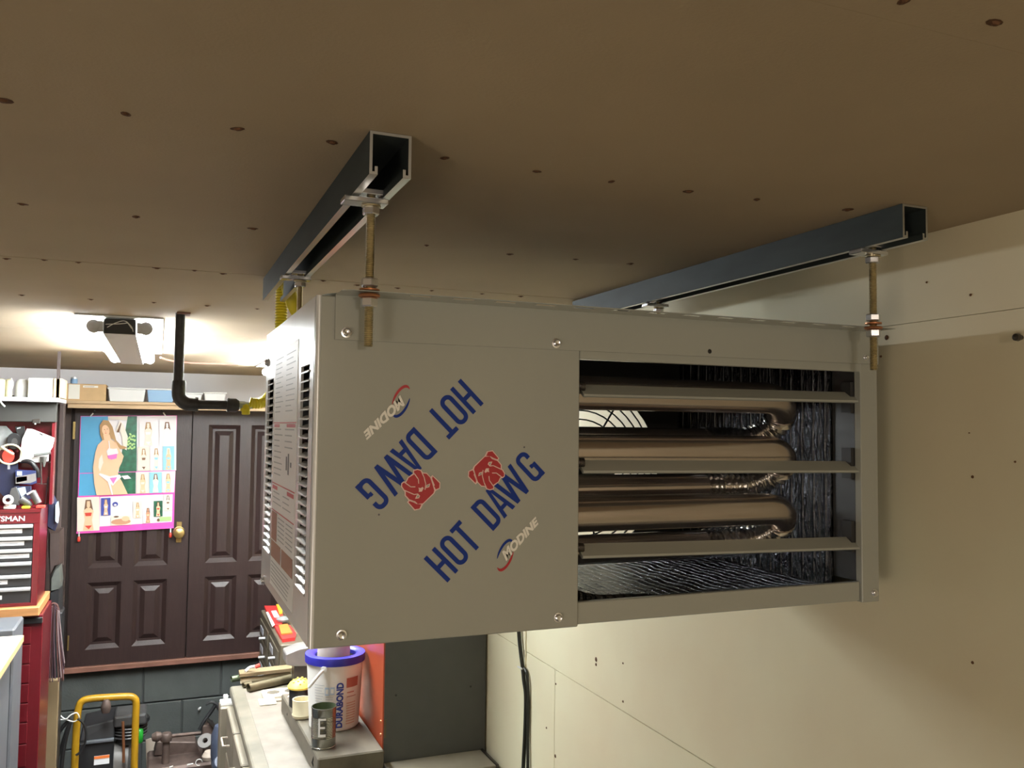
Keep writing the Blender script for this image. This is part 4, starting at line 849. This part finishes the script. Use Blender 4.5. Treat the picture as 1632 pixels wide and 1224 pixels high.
gpn = q(222, 1173, KY+.02); MB().lathe([(.013, -.03), (.017, -.024), (.017, .024), (.012, .03)], gpn, 14).build('green_cap', 'green_part', KP, smooth=True)
MB().tube([q(196, 1150, KY+.01), q(197, 1190, KY+.01), q(197, 1215, KY+.01)], .006, 8).build('copper_pipe', 'copper_washer', KP, smooth=True)
tk = q(205, 1195, KY+.1); MB().lathe([(.0, -.16), (.05, -.155), (.085, -.12), (.09, 0), (.085, .06), (.0, .09)], (tk.x-.06, KY+.14, tk.z-.06), 20, ax=(1, 0, 0)).build('tank', 'tank_grey', KP, smooth=True)
for dx in (-.1, .1): MB().box((KP.location.x+dx-.02, KY+.06, 0), (KP.location.x+dx+.02, KY+.2, .31)).build('foot', 'black', KP, bevel=.003)
MB().box((KP.location.x-.125, KY-.01, .26), (KP.location.x+.115, KY+.25, .30)).build('base_plate', 'charcoal', KP, bevel=.003)
tag(MB().tube(spline([q(90, 1132, KY-.03), q(97, 1141, KY-.03), q(105, 1146, KY-.04), q(112, 1140, KY-.04), q(122, 1136, KY-.04), q(126, 1144, KY-.035), q(118, 1150, KY-.03), q(105, 1147, KY-.035), q(89, 1147, KY-.03)], 5), .0028, 6).build('white_string', 'string_white', smooth=True), 'white string tied around the yellow handle', 'string')
tag(MB().tube(spline([q(112, 1146, KY-.02), q(95, 1165, KY-.02), q(86, 1190, KY-.02), q(92, 1205, KY-.02), q(105, 1170, KY-.03), q(112, 1150, KY-.03), q(104, 1180, KY-.03), q(98, 1224, KY-.03), q(97, 1290, KY-.03)], 6), .0085, 10).build('air_hose', 'black', smooth=True), 'black air hose coiled left of the yellow handle', 'hose')
tag(MB().tube(spline([q(124, 1145, KY-.04), q(134, 1155, KY-.04), q(137, 1175, KY-.04), q(131, 1195, KY-.04), q(121, 1204, KY-.04)], 6), .005, 8).build('looped_wire', 'black', smooth=True), 'thin black cord looping inside the yellow handle', 'cord')
# bench vice on a stand, clamps, floor clutter
VY = 4.35
vs = thing('bench_stand', (q(290, 1215, VY).x, VY+.1, 0), 'rusty drill stand with horizontal lever and ball handle', 'machine')
bc = q(250, 1174, VY); MB().lathe([(0, -.024), (.016, -.02), (.024, 0), (.016, .02), (0, .024)], bc, 14, ax=(1, 0, .1)).build('ball_knob', 'rusty_iron', vs, smooth=True)
MB().tube([bc, q(272, 1173, VY), q(320, 1168, VY)], .0085, 10).build('lever', 'rusty_iron', vs, smooth=True)
c1_, c2_ = q(265, 1175, VY), q(266, 1224, VY); MB().tube([(c1_.x, VY, .5), c1_+Vector((0, 0, .015))], .016, 12).build('column', 'rusty_iron', vs, smooth=True)
MB().lathe([(.024, 0), (.026, .01), (.026, .028), (.02, .036)], c1_-Vector((0, 0, .016)), 12).build('collar', 'rusty_iron', vs, smooth=True)
MB().box((bc.x-.04, VY-.06, .50), (bc.x+.30, VY+.2, q(300, 1212, VY).z)).build('table', 'rusty_iron', vs, bevel=.01)
slope = MB().prism([(q(245, 1195, VY+.1).x, q(245, 1205, VY+.1).z), (q(320, 1185, VY+.1).x, q(300, 1205, VY+.1).z), (q(312, 1180, VY+.1).x, q(310, 1183, VY+.1).z), (q(250, 1186, VY+.1).x, q(250, 1182, VY+.1).z)], (0, VY+.1, 0), (1, 0, 0), (0, 0, 1), (0, .1, 0)); slope.build('casting', 'rusty_iron', vs, bevel=.004)
MB().box((bc.x-.02, VY+.02, 0), (bc.x+.26, VY+.18, .50)).build('pedestal', 'charcoal', vs, bevel=.004)
slab('paint_card', [(232,1180),(240,1177),(262,1181),(258,1190),(256,1300),(236,1300)], VY+.28, .01, 'beige_metal', 'pale pinkish board leaning behind the ball handle', 'board')
fa = q(320, 1185, VY-.02)
t = thing('bar_clamp', q(330, 1190, VY-.02), 'dark clamp tool with an angled arm beside the bench end', 'clamp')
MB().tube(spline([q(318, 1163, VY), q(325, 1150, VY), q(335, 1136, VY), q(343, 1124, VY)], 5), .009, 8).build('arm', 'charcoal', t, smooth=True)
MB().tube(spline([q(328, 1124, VY), q(336, 1119, VY), q(345, 1122, VY), q(350, 1130, VY)], 5), [.004+.0005*i for i in range(16)], 8).build('jaw', 'charcoal', t, smooth=True)
MB().tube([q(330, 1146, VY-.02), q(350, 1165, VY-.02)], .008, 8).build('cross_arm', 'steel_dark', t, smooth=True)
MB().box((q(322, 1170, VY).x, VY-.01, q(330, 1180, VY).z), (q(340, 1170, VY).x, VY+.06, q(330, 1154, VY).z)).build('head', 'rusty_iron', t, bevel=.008, seg=2)
MB().box((q(324, 1178, VY).x, VY+.0, .48), (q(338, 1170, VY).x, VY+.05, q(330, 1181, VY).z)).build('stem', 'rusty_iron', vs, bevel=.004)
e_ = q(328, 1182, VY-.05); 
tag(MB().lathe([(.010, 0), (.034, .0), (.036, .008), (.034, .014), (.012, .014), (.010, 0)], e_, 18, ax=(-.3, -.8, .75), cap=False).build('steel_ring', 'tank_grey', smooth=True), 'grey steel washer ring lying on rusty casting', 'ring')
tag(MB().lathe([(.0, 0), (.04, .01), (.045, .06), (.045, .14), (.03, .18), (0, .19)], q(352, 1222, VY-.3), 16).build('blue_motor', 'clamp_blue', smooth=True), 'blue rounded motor housing beside the bench leg', 'motor')
tag(MB().lathe([(.03, 0), (.042, .02), (.045, .1), (.035, .12)], q(353, 1240, 3.95), 16, ax=(0, -.6, .8)).build('blue_bottle', 'clamp_blue', smooth=True), 'small blue container below the blue motor housing', 'container')
tag(MB().lathe([(.0, 0), (.028, .004), (.032, .02), (.02, .04), (0, .045)], q(333, 1211, VY-.12), 12).build('wood_block', 'beige_metal', smooth=True), 'tan lump of wood on the casting near white ring', 'block')
tag(MB().tube([q(317, 1215, VY-.1)+Vector((.014*math.cos(a), 0, .014*math.sin(a))) for a in [2*math.pi*i/16 for i in range(14)]], .002, 6).build('white_ring', 'string_white', smooth=True), 'small open white ring on the dark casting', 'ring')
for x0, y0, x1, y1, l in ((298,1219,308,1217,'white painted strip on the casting left of white ring'), (270,1223,276,1221,'tiny white strip below the stand column')):
    tag(MB().tube([q(x0, y0, VY-.1), q(x1, y1, VY-.1)], .003, 6).build('white_strip', 'string_white'), l, 'strip')
p = q(316, 1132, BY-.02); tag(MB().lathe([(0, 0), (.006, .003), (.008, .012), (.004, .02), (0, .024)], p, 10, ax=(.5, -.2, .7)).build('hook', 'alu', smooth=True), 'tiny shiny hook on the grey block wall', 'hook')
# ------------------------------------------------------------------ workbench
BZ = 1.08
Bn = thing('workbench', (.63, 2.9, 0), 'long beige metal workbench with drawers along the cream wall', 'workbench')
bx0 = .290; by1 = 3.60
MB().box((bx0, 1.9, BZ-.035), (WX-.004, by1, BZ)).build('worktop', 'bench_top', Bn, bevel=.008, seg=2)
MB().box((.337, 1.9, BZ), (.47, 3.50, BZ+.0015)).build('top_sheet', 'bench_sheet', Bn)
fx = .262
zb1 = at(347, 1119, 'Y', 3.58).z
MB().box((.300, 1.95, .1), (WX-.02, 3.56, BZ-.036)).build('carcass', 'bench_beige', Bn, bevel=.002)
MB().box((bx0-.04, 3.50, .0), (.298, 3.585, zb1)).build('end_post', 'bench_beige', Bn, bevel=.004)
k = 0; yy = 3.49
while yy > 2.2:
    for (za, zb) in ((.88, 1.035), (.62, .87), (.3, .61)):
        d = MB().box((.272, yy-.30, za), (.2995, yy-.006, zb)).build('drawer', 'bench_beige', Bn, bevel=.004)
        zc2 = (za+zb)/2
        MB().tube([(.270, yy-.11, zc2+.0), (.248, yy-.11, zc2), (.248, yy-.20, zc2), (.270, yy-.20, zc2)], .0035, 8).build('handle', 'beige_metal', d, smooth=True)
    yy -= .31
p = q(350, 1112, 3.56)
MB().box((bx0-.038, 3.52, zb1+.0005), (.297, 3.575, zb1+.012)).build('post_cap', 'white_plastic', Bn, bevel=.002)
MB().box((bx0-.026, 3.53, zb1+.0125), (.280, 3.56, zb1+.034)).build('cap_block', 'white_plastic', Bn, bevel=.002)
# wooden board on the bench
BT = 1.145; zb = BZ+.0025
bd = thing('timber_block', (.55, 2.87, zb), 'thick brown wooden board lying on the bench under bucket', 'board')
n1, n2, f1, f2 = at(506, 1208, 'Z', BT), at(608, 1193, 'Z', BT), at(443, 1104, 'Z', BT), at(568, 1139, 'Z', BT)
print('board', n1, n2, f1, f2)
MB().hexa([(n1.x, 2.555, zb), (.648, 2.555, zb), (.648, 3.21, zb), (f1.x+.01, 3.21, zb)], [(n1.x, 2.555, BT), (.648, 2.555, BT), (.648, 3.21, BT), (f1.x+.01, 3.21, BT)]).build('plank', 'board_brown', bd, bevel=.004)
for yy in (2.62, 3.08):
    MB().box((n1.x-.012, yy, zb+.012), (n1.x-.006, yy+.004, BT-.006)).build('staple', 'steel_dark', bd) if False else None
    MB().tube([(n1.x+.003-.02*(yy-2.55), yy, zb+.01), (n1.x-.004-.02*(yy-2.55), yy, zb+.03), (n1.x+.003-.02*(yy-2.55), yy, BT-.008)], .002, 6).build('crack', 'black', bd)
# bucket
bkc = Vector((.5510, 2.83, BT+.0005)); 
BK = thing('plastic_bucket', bkc, 'white printed plastic bucket with blue rim standing on the board', 'bucket')
bh = .225; r0, r1 = .078, .089
MB().lathe([(r0-.004, 0), (r0, .004), (r1, bh-.02), (r1, bh), (r1-.003, bh), (r0-.003, .006), (0, .006)], bkc, 40).build('pail', 'bucket_white', BK, smooth=True)
MB().lathe([(r1+.0012, bh-.020), (r1+.006, bh-.020), (r1+.007, bh-.002), (r1+.006, bh+.004), (r1-.014, bh+.005), (r1-.024, bh-.001), (r1-.026, bh-.012)], bkc, 40, cap=False).build('rim', 'bucket_blue', BK, smooth=True)
aE = math.atan2(-1, -.75)
def bpos(ang, z, off=.0012):
    r = r0+(r1-r0)*z/(bh-.02)+off; a = math.radians(ang); return Vector((bkc.x+r*math.cos(a), bkc.y+r*math.sin(a), bkc.z+z))
def bpatch(a0, a1, z0, z1, m, name='print', off=.0012):
    n = 8; mb = MB(); vs_ = [bpos(a0+(a1-a0)*i/n, z0, off) for i in range(n+1)]+[bpos(a0+(a1-a0)*i/n, z1, off) for i in range(n+1)]
    mb.add(vs_, [(i, i+1, n+2+i, n+1+i) for i in range(n)]); return mb.build(name, m, BK)
fa_ = -102   # angle facing the camera
# vertical word on the pail
tx = text_mb('DURABOND', .030, (0, 0, 0), (1, 0, 0), (0, 1, 0), bold=.045, sx=1.0)
w_ = max(p.x for p in tx.v)
for p in tx.v:
    zz = p.x/w_*.142+.012; nv = bpos(-88-p.y/r1*57.3*1.0+5, zz, .0014); p.x, p.y, p.z = nv.x, nv.y, nv.z
tx.build('vertical_lettering', 'bucket_print_blue', BK)
bpatch(-76, -46, .135, .165, 'bucket_print_red'); bpatch(-74, -56, .118, .121, 'bucket_print_red'); bpatch(-74, -50, .105, .107, 'bucket_print_red')
for i in range(9): bpatch(-74, -50, .085-.008*i, .0875-.008*i, 'print_orange')
for i in range(14): bpatch(-146, -122-(i % 3)*3, .145-.0085*i, .1465-.0085*i, 'label_grey')
bpatch(-121, -112, .115, .14, 'print_lightblue'); bpatch(-110, -101, .118, .141, 'print_lightblue'); bpatch(-119.5, -113.5, .12, .135, 'bucket_white', off=.0018); bpatch(-108.5, -102.5, .122, .136, 'bucket_white', off=.0018)
for i in range(2): bpatch(-120, -104, .108-.006*i, .1095-.006*i, 'label_grey')
hk = bpos(-122, bh-.028, .004)
MB().lathe([(.0, -.002), (.011, 0), (.011, .005), (0, .007)], hk, 12, ax=(-.5, -.85, 0)).build('handle_ear', 'bucket_white', BK, smooth=True)
MB().tube(spline([hk, hk+Vector((-.018, -.01, -.012)), hk+Vector((-.036, -.008, -.035)), hk+Vector((-.044, .004, -.050)), hk+Vector((-.040, .02, -.05))], 5), .0048, 8).build('bail_handle', 'bucket_white', BK, smooth=True)
rc = bkc+Vector((.0, .0, .09)); 
tag(MB().lathe([(.050, 0), (.052, .004), (.052, .27), (.045, .27), (.045, .01), (0, .01)], bkc+Vector((-.004, .005, .007)), 28).build('paper_roll', 'tan_roll', smooth=True), 'tan cylindrical roll standing inside the white bucket', 'roll')
# tin can with a white E
cn = Vector((.4855, 2.65, BT+.0005)); cr_, chh = .0365, .118
CN = thing('tin_can', cn, 'open ribbed tin can marked with a white E before the bucket', 'can')
pr = [(cr_-.002, 0), (cr_+.001, .001), (cr_+.001, .004), (cr_, .005), (cr_, .030)]
for i in range(14): pr += [(cr_, .030+i*.0045), (cr_-.0011, .030+i*.0045+.00225)]
pr += [(cr_, .095), (cr_, chh-.004), (cr_+.001, chh-.003), (cr_+.001, chh), (cr_-.001, chh)]
MB().lathe(pr, cn, 36, cap=False).build('body', 'tin', CN, smooth=True)
MB().lathe([(cr_-.0012, chh), (cr_-.0018, .01), (0, .01)], cn, 36, cap=False).build('inside', 'tin_in', CN, smooth=True)
def cpatch(a0, a1, z0, z1, m):
    n = 5; mb = MB(); f_ = lambda a, z: (cn.x+(cr_+.0014)*math.cos(math.radians(a)), cn.y+(cr_+.0014)*math.sin(math.radians(a)), cn.z+z)
    mb.add([f_(a0+(a1-a0)*i/n, z0) for i in range(n+1)]+[f_(a0+(a1-a0)*i/n, z1) for i in range(n+1)], [(i, i+1, n+2+i, n+1+i) for i in range(n)]); mb.mat(0); return mb
mm = MB()
for a0, a1, z0, z1 in ((-118, -90, .086, .092), (-118, -94, .062, .068), (-118, -90, .038, .046), (-124, -116, .038, .092)):
    cc = cpatch(a0, a1, z0, z1, 'white_ink'); mm.add(cc.v, cc.f)
mm.build('letter', 'label_white', CN)
# yellow pin jar and cream cup behind
jc = at(478, 1095, 'Y', 3.06); jc = Vector((jc.x, 3.06, BT+.0005))
JR = thing('pin_jar', jc, 'dark jar filled with yellow pins left of the bucket', 'jar')
MB().lathe([(.034, 0), (.036, .004), (.036, .062), (.033, .066)], jc, 24).build('jar', 'black', JR, smooth=True)
ym = MB().lathe([(.041, .060), (.042, .066), (.034, .078), (.015, .088), (0, .09)], jc, 20)
ym.build('yellow_lid', 'jar_yellow', JR, smooth=True)
for i in range(16):
    a = i*2.4; r = .008+.0016*i; MB().box((jc.x+r*math.cos(a)-.003, jc.y+r*math.sin(a)-.003, jc.z+.078-.0008*i*0), (jc.x+r*math.cos(a)+.003, jc.y+r*math.sin(a)+.003, jc.z+.094-.0008*i)).build('pin', 'jar_yellow', JR, bevel=.0008)
cc = Vector((at(482, 1115, 'Y', 2.93).x, 2.93, BT+.0005))
tag(MB().lathe([(.026, 0), (.030, .003), (.0335, .012), (.031, .016), (.0325, .060), (.029, .060), (.027, .02), (0, .018)], cc, 24).build('cream_cup', 'cup_cream', smooth=True), 'cream plastic cup standing before the yellow jar', 'cup')
pp = at(487, 1134, 'Z', BT+.004)
t = thing('red_marker', pp, 'small red and white plug beside the bucket', 'plug')
MB().box((pp.x-.012, pp.y-.01, BT+.0005), (pp.x+.004, pp.y+.01, BT+.018)).build('red_body', 'swim_red', t, bevel=.003); MB().box((pp.x+.0045, pp.y-.006, BT+.0005), (pp.x+.018, pp.y+.006, BT+.008)).build('white_tip', 'paper', t, bevel=.002)
tag(MB().prism([(0, 0), (.05, -.01), (.055, .03), (.02, .04)], at(458, 1111, 'Z', BT+.0007), (1, 0, 0), (0, 1, 0), (0, 0, .001)).build('paper_scrap', 'label_white'), 'white scrap of paper under the cream cup', 'paper')
pl = thing('outlet_plate', (.47, 3.33, BZ+.002), 'cream double outlet cover plate lying on the bench', 'cover plate')
o0 = at(420, 1105, 'Z', BZ+.012)
MB().box((o0.x-.005, o0.y-.05, BZ+.002), (o0.x+.135, o0.y+.04, BZ+.014)).build('plate', 'cream_plate', pl, bevel=.003)
for dx in (.03, .095): MB().lathe([(.024, 0), (.024, .0006), (0, .0008)], (o0.x+dx+.005, o0.y-.005, BZ+.014), 20).build('opening', 'board_brown', pl)
w0 = at(428, 1117, 'Z', BZ+.006)
sw_ = thing('switch_plate', (w0.x, w0.y, BZ+.002), 'small cream tab plate in front of the outlet cover', 'cover plate')
MB().box((w0.x-.035, w0.y-.04, BZ+.002), (w0.x+.025, w0.y+.03, BZ+.008)).build('plate', 'cream_plate', sw_, bevel=.002); MB().box((w0.x+.0255, w0.y-.01, BZ+.002), (w0.x+.05, w0.y+.02, BZ+.007)).build('tab', 'bench_beige', sw_, bevel=.001)
# brass rods on the far end
for i, (x0, y0, x1, y1, r, mt, l) in enumerate(((396,1096,470,1079,.0165,'rod_brass','thick brown tube nearest on the bench\'s far end'), (384,1085,462,1074,.0115,'tan_roll','light ridged tube between the brown tubes'), (369,1082,392,1078,.012,'tin_in','short greenish tube at the bench\'s far left corner'), (388,1092,400,1089,.010,'rod_brass','short dark tube end in front of ridged tube'))):
    a_ = at(x0, y0, 'Z', BZ+.002+r); b2 = at(x1, y1, 'Z', BZ+.002+r); a_.z = b2.z = BZ+.0005+r
    tb = MB(); tb.tube([a_, b2], r, 16, cap=False); tb.tube([a_+(b2-a_)*.001, b2-(b2-a_)*.001], r*.78, 16, cap=False); tag(tb.build('metal_tube', mt, smooth=True), l, 'tube', 'tubes lying on the bench')
wa = at(381, 1075, 'Z', BZ+.035); wb_ = at(470, 1065, 'Z', BZ+.035)
tag(MB().hexa([(wa.x, wa.y-.03, BZ+.031), (wb_.x, wb_.y-.03, BZ+.031), (wb_.x, wb_.y+.03, BZ+.031), (wa.x, wa.y+.03, BZ+.031)], [(wa.x, wa.y-.03, BZ+.045), (wb_.x, wb_.y-.03, BZ+.045), (wb_.x, wb_.y+.03, BZ+.045), (wa.x, wa.y+.03, BZ+.045)]).build('flat_stick', 'plank', bevel=.001), 'flat wooden stick lying across the tubes', 'stick')
pt = at(394, 1070, 'Z', BZ+.05); t = thing('scraper', pt, 'white curved tool with a red end behind the tubes', 'tool')
MB().tube(spline([at(391, 1070, 'Z', BZ+.05), at(398, 1064, 'Z', BZ+.06), at(407, 1062, 'Z', BZ+.07)], 5), .006, 8).build('blade', 'white_plastic', t, smooth=True); MB().tube([at(407, 1063, 'Z', BZ+.07), at(414, 1060, 'Z', BZ+.075)], .008, 8).build('red_grip', 'swim_red', t, smooth=True)
# brown chest beyond the bench
cz0 = 1.16; a_, b2 = at(418, 972, 'Z', cz0), at(447, 1028, 'Z', cz0)
MC = thing('drawer_chest', (b2.x+.1, (a_.y+b2.y)/2, 0), 'brown metal drawer chest beyond the bench\'s far end', 'chest of drawers')
cx0, cy0, cy1 = b2.x, b2.y, a_.y
MB().box((cx0, cy0, .05), (WX-.03, cy1, cz0)).build('body', 'chest_brown', MC, bevel=.004)
MB().box((cx0+.02, cy0+.02, 0), (WX-.05, cy1-.02, .05)).build('plinth', 'black', MC)
for j in range(2):
    ya_, yb_ = cy0+.03+j*(cy1-cy0)/2, cy0+(j+1)*(cy1-cy0)/2-.02
    for i in range(5):
        z1_ = cz0-.035-i*.09
        d = MB().box((cx0-.006, ya_, z1_-.082), (cx0-.0005, yb_, z1_)).build('drawer', 'chest_brown', MC, bevel=.002)
        MB().box((cx0-.0085, yb_-.16, z1_-.055), (cx0-.0062, yb_-.05, z1_-.025)).build('card_label', 'label_grey', d)
        MB().tube([(cx0-.006, ya_+.10, z1_-.05), (cx0-.035, ya_+.10, z1_-.05)], .006, 8).build('pull', 'alu', d, smooth=True)
# things on the chest
def cpt(x, y, h=0.): return at(x, y, 'Z', cz0+h)
def onchest(pts, z0_, h, m, name, label, cat, parent=None):
    P = [at(x, y, 'Z', cz0+z0_) for x, y in pts]; mb = MB(); n = len(P); mb.add([(p.x, p.y, cz0+z0_) for p in P]+[(p.x, p.y, cz0+z0_+h) for p in P], [tuple(range(n)), tuple(range(n, 2*n))[::-1]]+[(i, (i+1) % n, n+(i+1) % n, n+i) for i in range(n)])
    if parent is not None: return mb.build(name, m, parent)
    return tag(mb.build(name, m), label, cat)
rp_ = thing('red_package', cpt(435, 985), 'long red and white packet on top of brown chest', 'packet')
onchest([(421,969),(446,969),(452,988),(448,1001),(436,1000)], .001, .012, 'red_pack', 'body', '', '', rp_)
onchest([(424,976),(427,975),(438,996),(434,999)], .014, .001, 'label_white', 'white_edge', '', '', rp_)
onchest([(432,974),(440,973),(446,984),(437,984)], .014, .001, 'label_white', 'label_patch', '', '', rp_)
onchest([(438,1003),(462,1001),(472,1014),(470,1021),(450,1024)], .001, .014, 'red_pack', 'red_package', 'short red packet at the near end of brown chest', 'packet')
onchest([(444,998),(458,996),(466,1010),(448,1012)], .016, .006, 'orange_pack', 'orange_packet', 'orange packet resting on the red packets', 'packet')
onchest([(440,966),(447,966),(450,978),(445,979)], .014, .01, 'yellow_ink', 'yellow_card', 'small yellow card behind red packet on the chest', 'card')
pb = cpt(452, 985, .03); tag(MB().lathe([(.0, 0), (.03, .002), (.035, .012), (.02, .022), (0, .024)], Vector((pb.x, pb.y, cz0+.0145)), 12).build('clear_packet', 'clear_bag', smooth=True), 'shiny clear packet of parts on brown chest', 'packet')
# grey machine arm between chest and bucket
GYm = 3.45; t = thing('grey_guard', q(480, 1060, GYm), 'grey angular machine guard behind the jar', 'machine part')
P = [q(x, y, GYm) for x, y in ((456,1043),(478,1034),(495,1031),(500,1062),(470,1062),(456,1060))]; m = MB(); n = len(P)
m.add([p for p in P]+[p+Vector((0, .1, 0)) for p in P], [tuple(range(n)), tuple(range(n, 2*n))[::-1]]+[(i, (i+1) % n, n+(i+1) % n, n+i) for i in range(n)]); m.build('guard', 'tank_grey', t, bevel=.003)
MB().box((P[4].x, GYm+.02, BZ+.001), (P[3].x, GYm+.08, P[4].z)).build('post', 'steel_dark', t)
# orange and grey cabinet
CB = thing('steel_cabinet', (.82, 3.0, BZ), 'tall cabinet with orange side and dark grey front on the bench', 'cabinet')
gx0, gx1, gy0, gy1, gz0, gz1 = .657, .984, 2.60, 3.55, BZ+.001, 1.85
bt_ = MB(); bt_.box((gx0+.003, gy0+.003, gz0), (gx1, gy1, gz1)); bt_.build('body', 'cab_dark', CB)
MB().box((gx0+.0, gy0, gz0+.006), (gx1, gy0+.0028, gz1)).build('front_panel', 'cab_dark', CB, bevel=.0008)
MB().box((gx0-.004, gy0+.0005, gz0), (gx0+.0025, gy1, gz1)).build('side_panel', 'cab_orange', CB, bevel=.001)
for x, y in ((631, 1108), (750, 1094)):
    p = at(x, y, 'Y', gy0); MB().lathe([(.0035, 0), (.0035, .001), (0, .0012)], (p.x, gy0, p.z), 10, ax=(0, -1, 0)).build('screw', 'black', CB)
for x, y in ((607, 1150), (607, 1171)):
    p = at(x, y, 'X', gx0-.004); MB().lathe([(.006, 0), (.004, .003), (0, .004)], (gx0-.004, max(p.y, gy0+.012), p.z), 10, ax=(-1, 0, 0)).build('rivet', 'copper_washer', CB, smooth=True)
p0, p1 = at(613, 1147, 'Y', gy0-.002), at(615, 1176, 'Y', gy0-.002); MB().box((p0.x, gy0-.003, p1.z), (p1.x, gy0-.0002, p0.z)).build('hinge_leaf', 'rod_brass', CB)
box_thing('amber_handle', at(572, 1078, 'Y', 2.98).x, at(582, 1078, 'Y', 2.98).x, 2.98, 3.0, at(575, 1104, 'Y', 2.98).z, at(575, 1055, 'Y', 2.98).z, 'yellow_ink', 'amber scraper handle standing behind the bucket', 'tool', .004)
p = at(577, 1106, 'Y', 2.98); q0 = (p.x-.008, 2.978, BT+.0005); tag(MB().box(q0, (p.x+.022, 3.002, p.z-.006)).build('wood_chip', 'paper', bevel=.003), 'pale chipped block below the amber handle', 'block')
# ledge in front of the grey cabinet
lg = thing('bench_ledge', (.82, 2.5, BZ), 'beige ledge slab in front of grey cabinet at the wall', 'ledge')
MB().box((.657, 2.46, BZ+.001), (WX-.022, 2.597, BZ+.012)).build('slab', 'bench_beige', lg, bevel=.002)
MB().box((WX-.021, 2.46, BZ+.001), (WX-.014, 2.597, BZ+.014)).build('gap_shade_strip', 'steel_dark', lg)  # dark strip standing in for the shaded gap along the wall
# ------------------------------------------------------------------ black cable on the cream wall
cxp = WX-.009
P = [at(x, y, 'X', cxp) for x, y in ((818,640),(820,780),(823,920),(827,1010),(833,1065),(835,1085),(838,1110),(837,1160),(834,1224),(834,1250))]
CBL = thing('power_cable', (cxp, 2.28, .9), 'black electric cable hanging down the cream wall under heater', 'cable')
MB().tube(spline(P, 8), .0055, 10).build('cable', 'cable_black', CBL, smooth=True)
P2 = [at(x, y, 'X', cxp) for x, y in ((833,1064),(837,1075),(838.5,1110),(838,1160),(838,1224),(837,1250))]; P2 = [p+Vector((.002, -.009, 0)) for p in P2]
MB().tube(spline(P2, 8), .0045, 10).build('cable', 'cable_black', CBL, smooth=True)
p = at(832, 1064, 'X', cxp); MB().tube([p+Vector((-.007, -.016, .001)), p+Vector((-.007, .014, 0))], .0025, 6).build('cable_clip', 'alu', CBL)
tag(MB().box((at(837, 1010, 'X', WX).x-.003, at(838, 1060, 'X', WX).y-.003, 1.40), (WX-.0002, at(838, 1060, 'X', WX).y+.003, 1.62)).build('wire_moulding', 'cream_wall'), 'thin cream moulding strip beside the black cable', 'moulding')
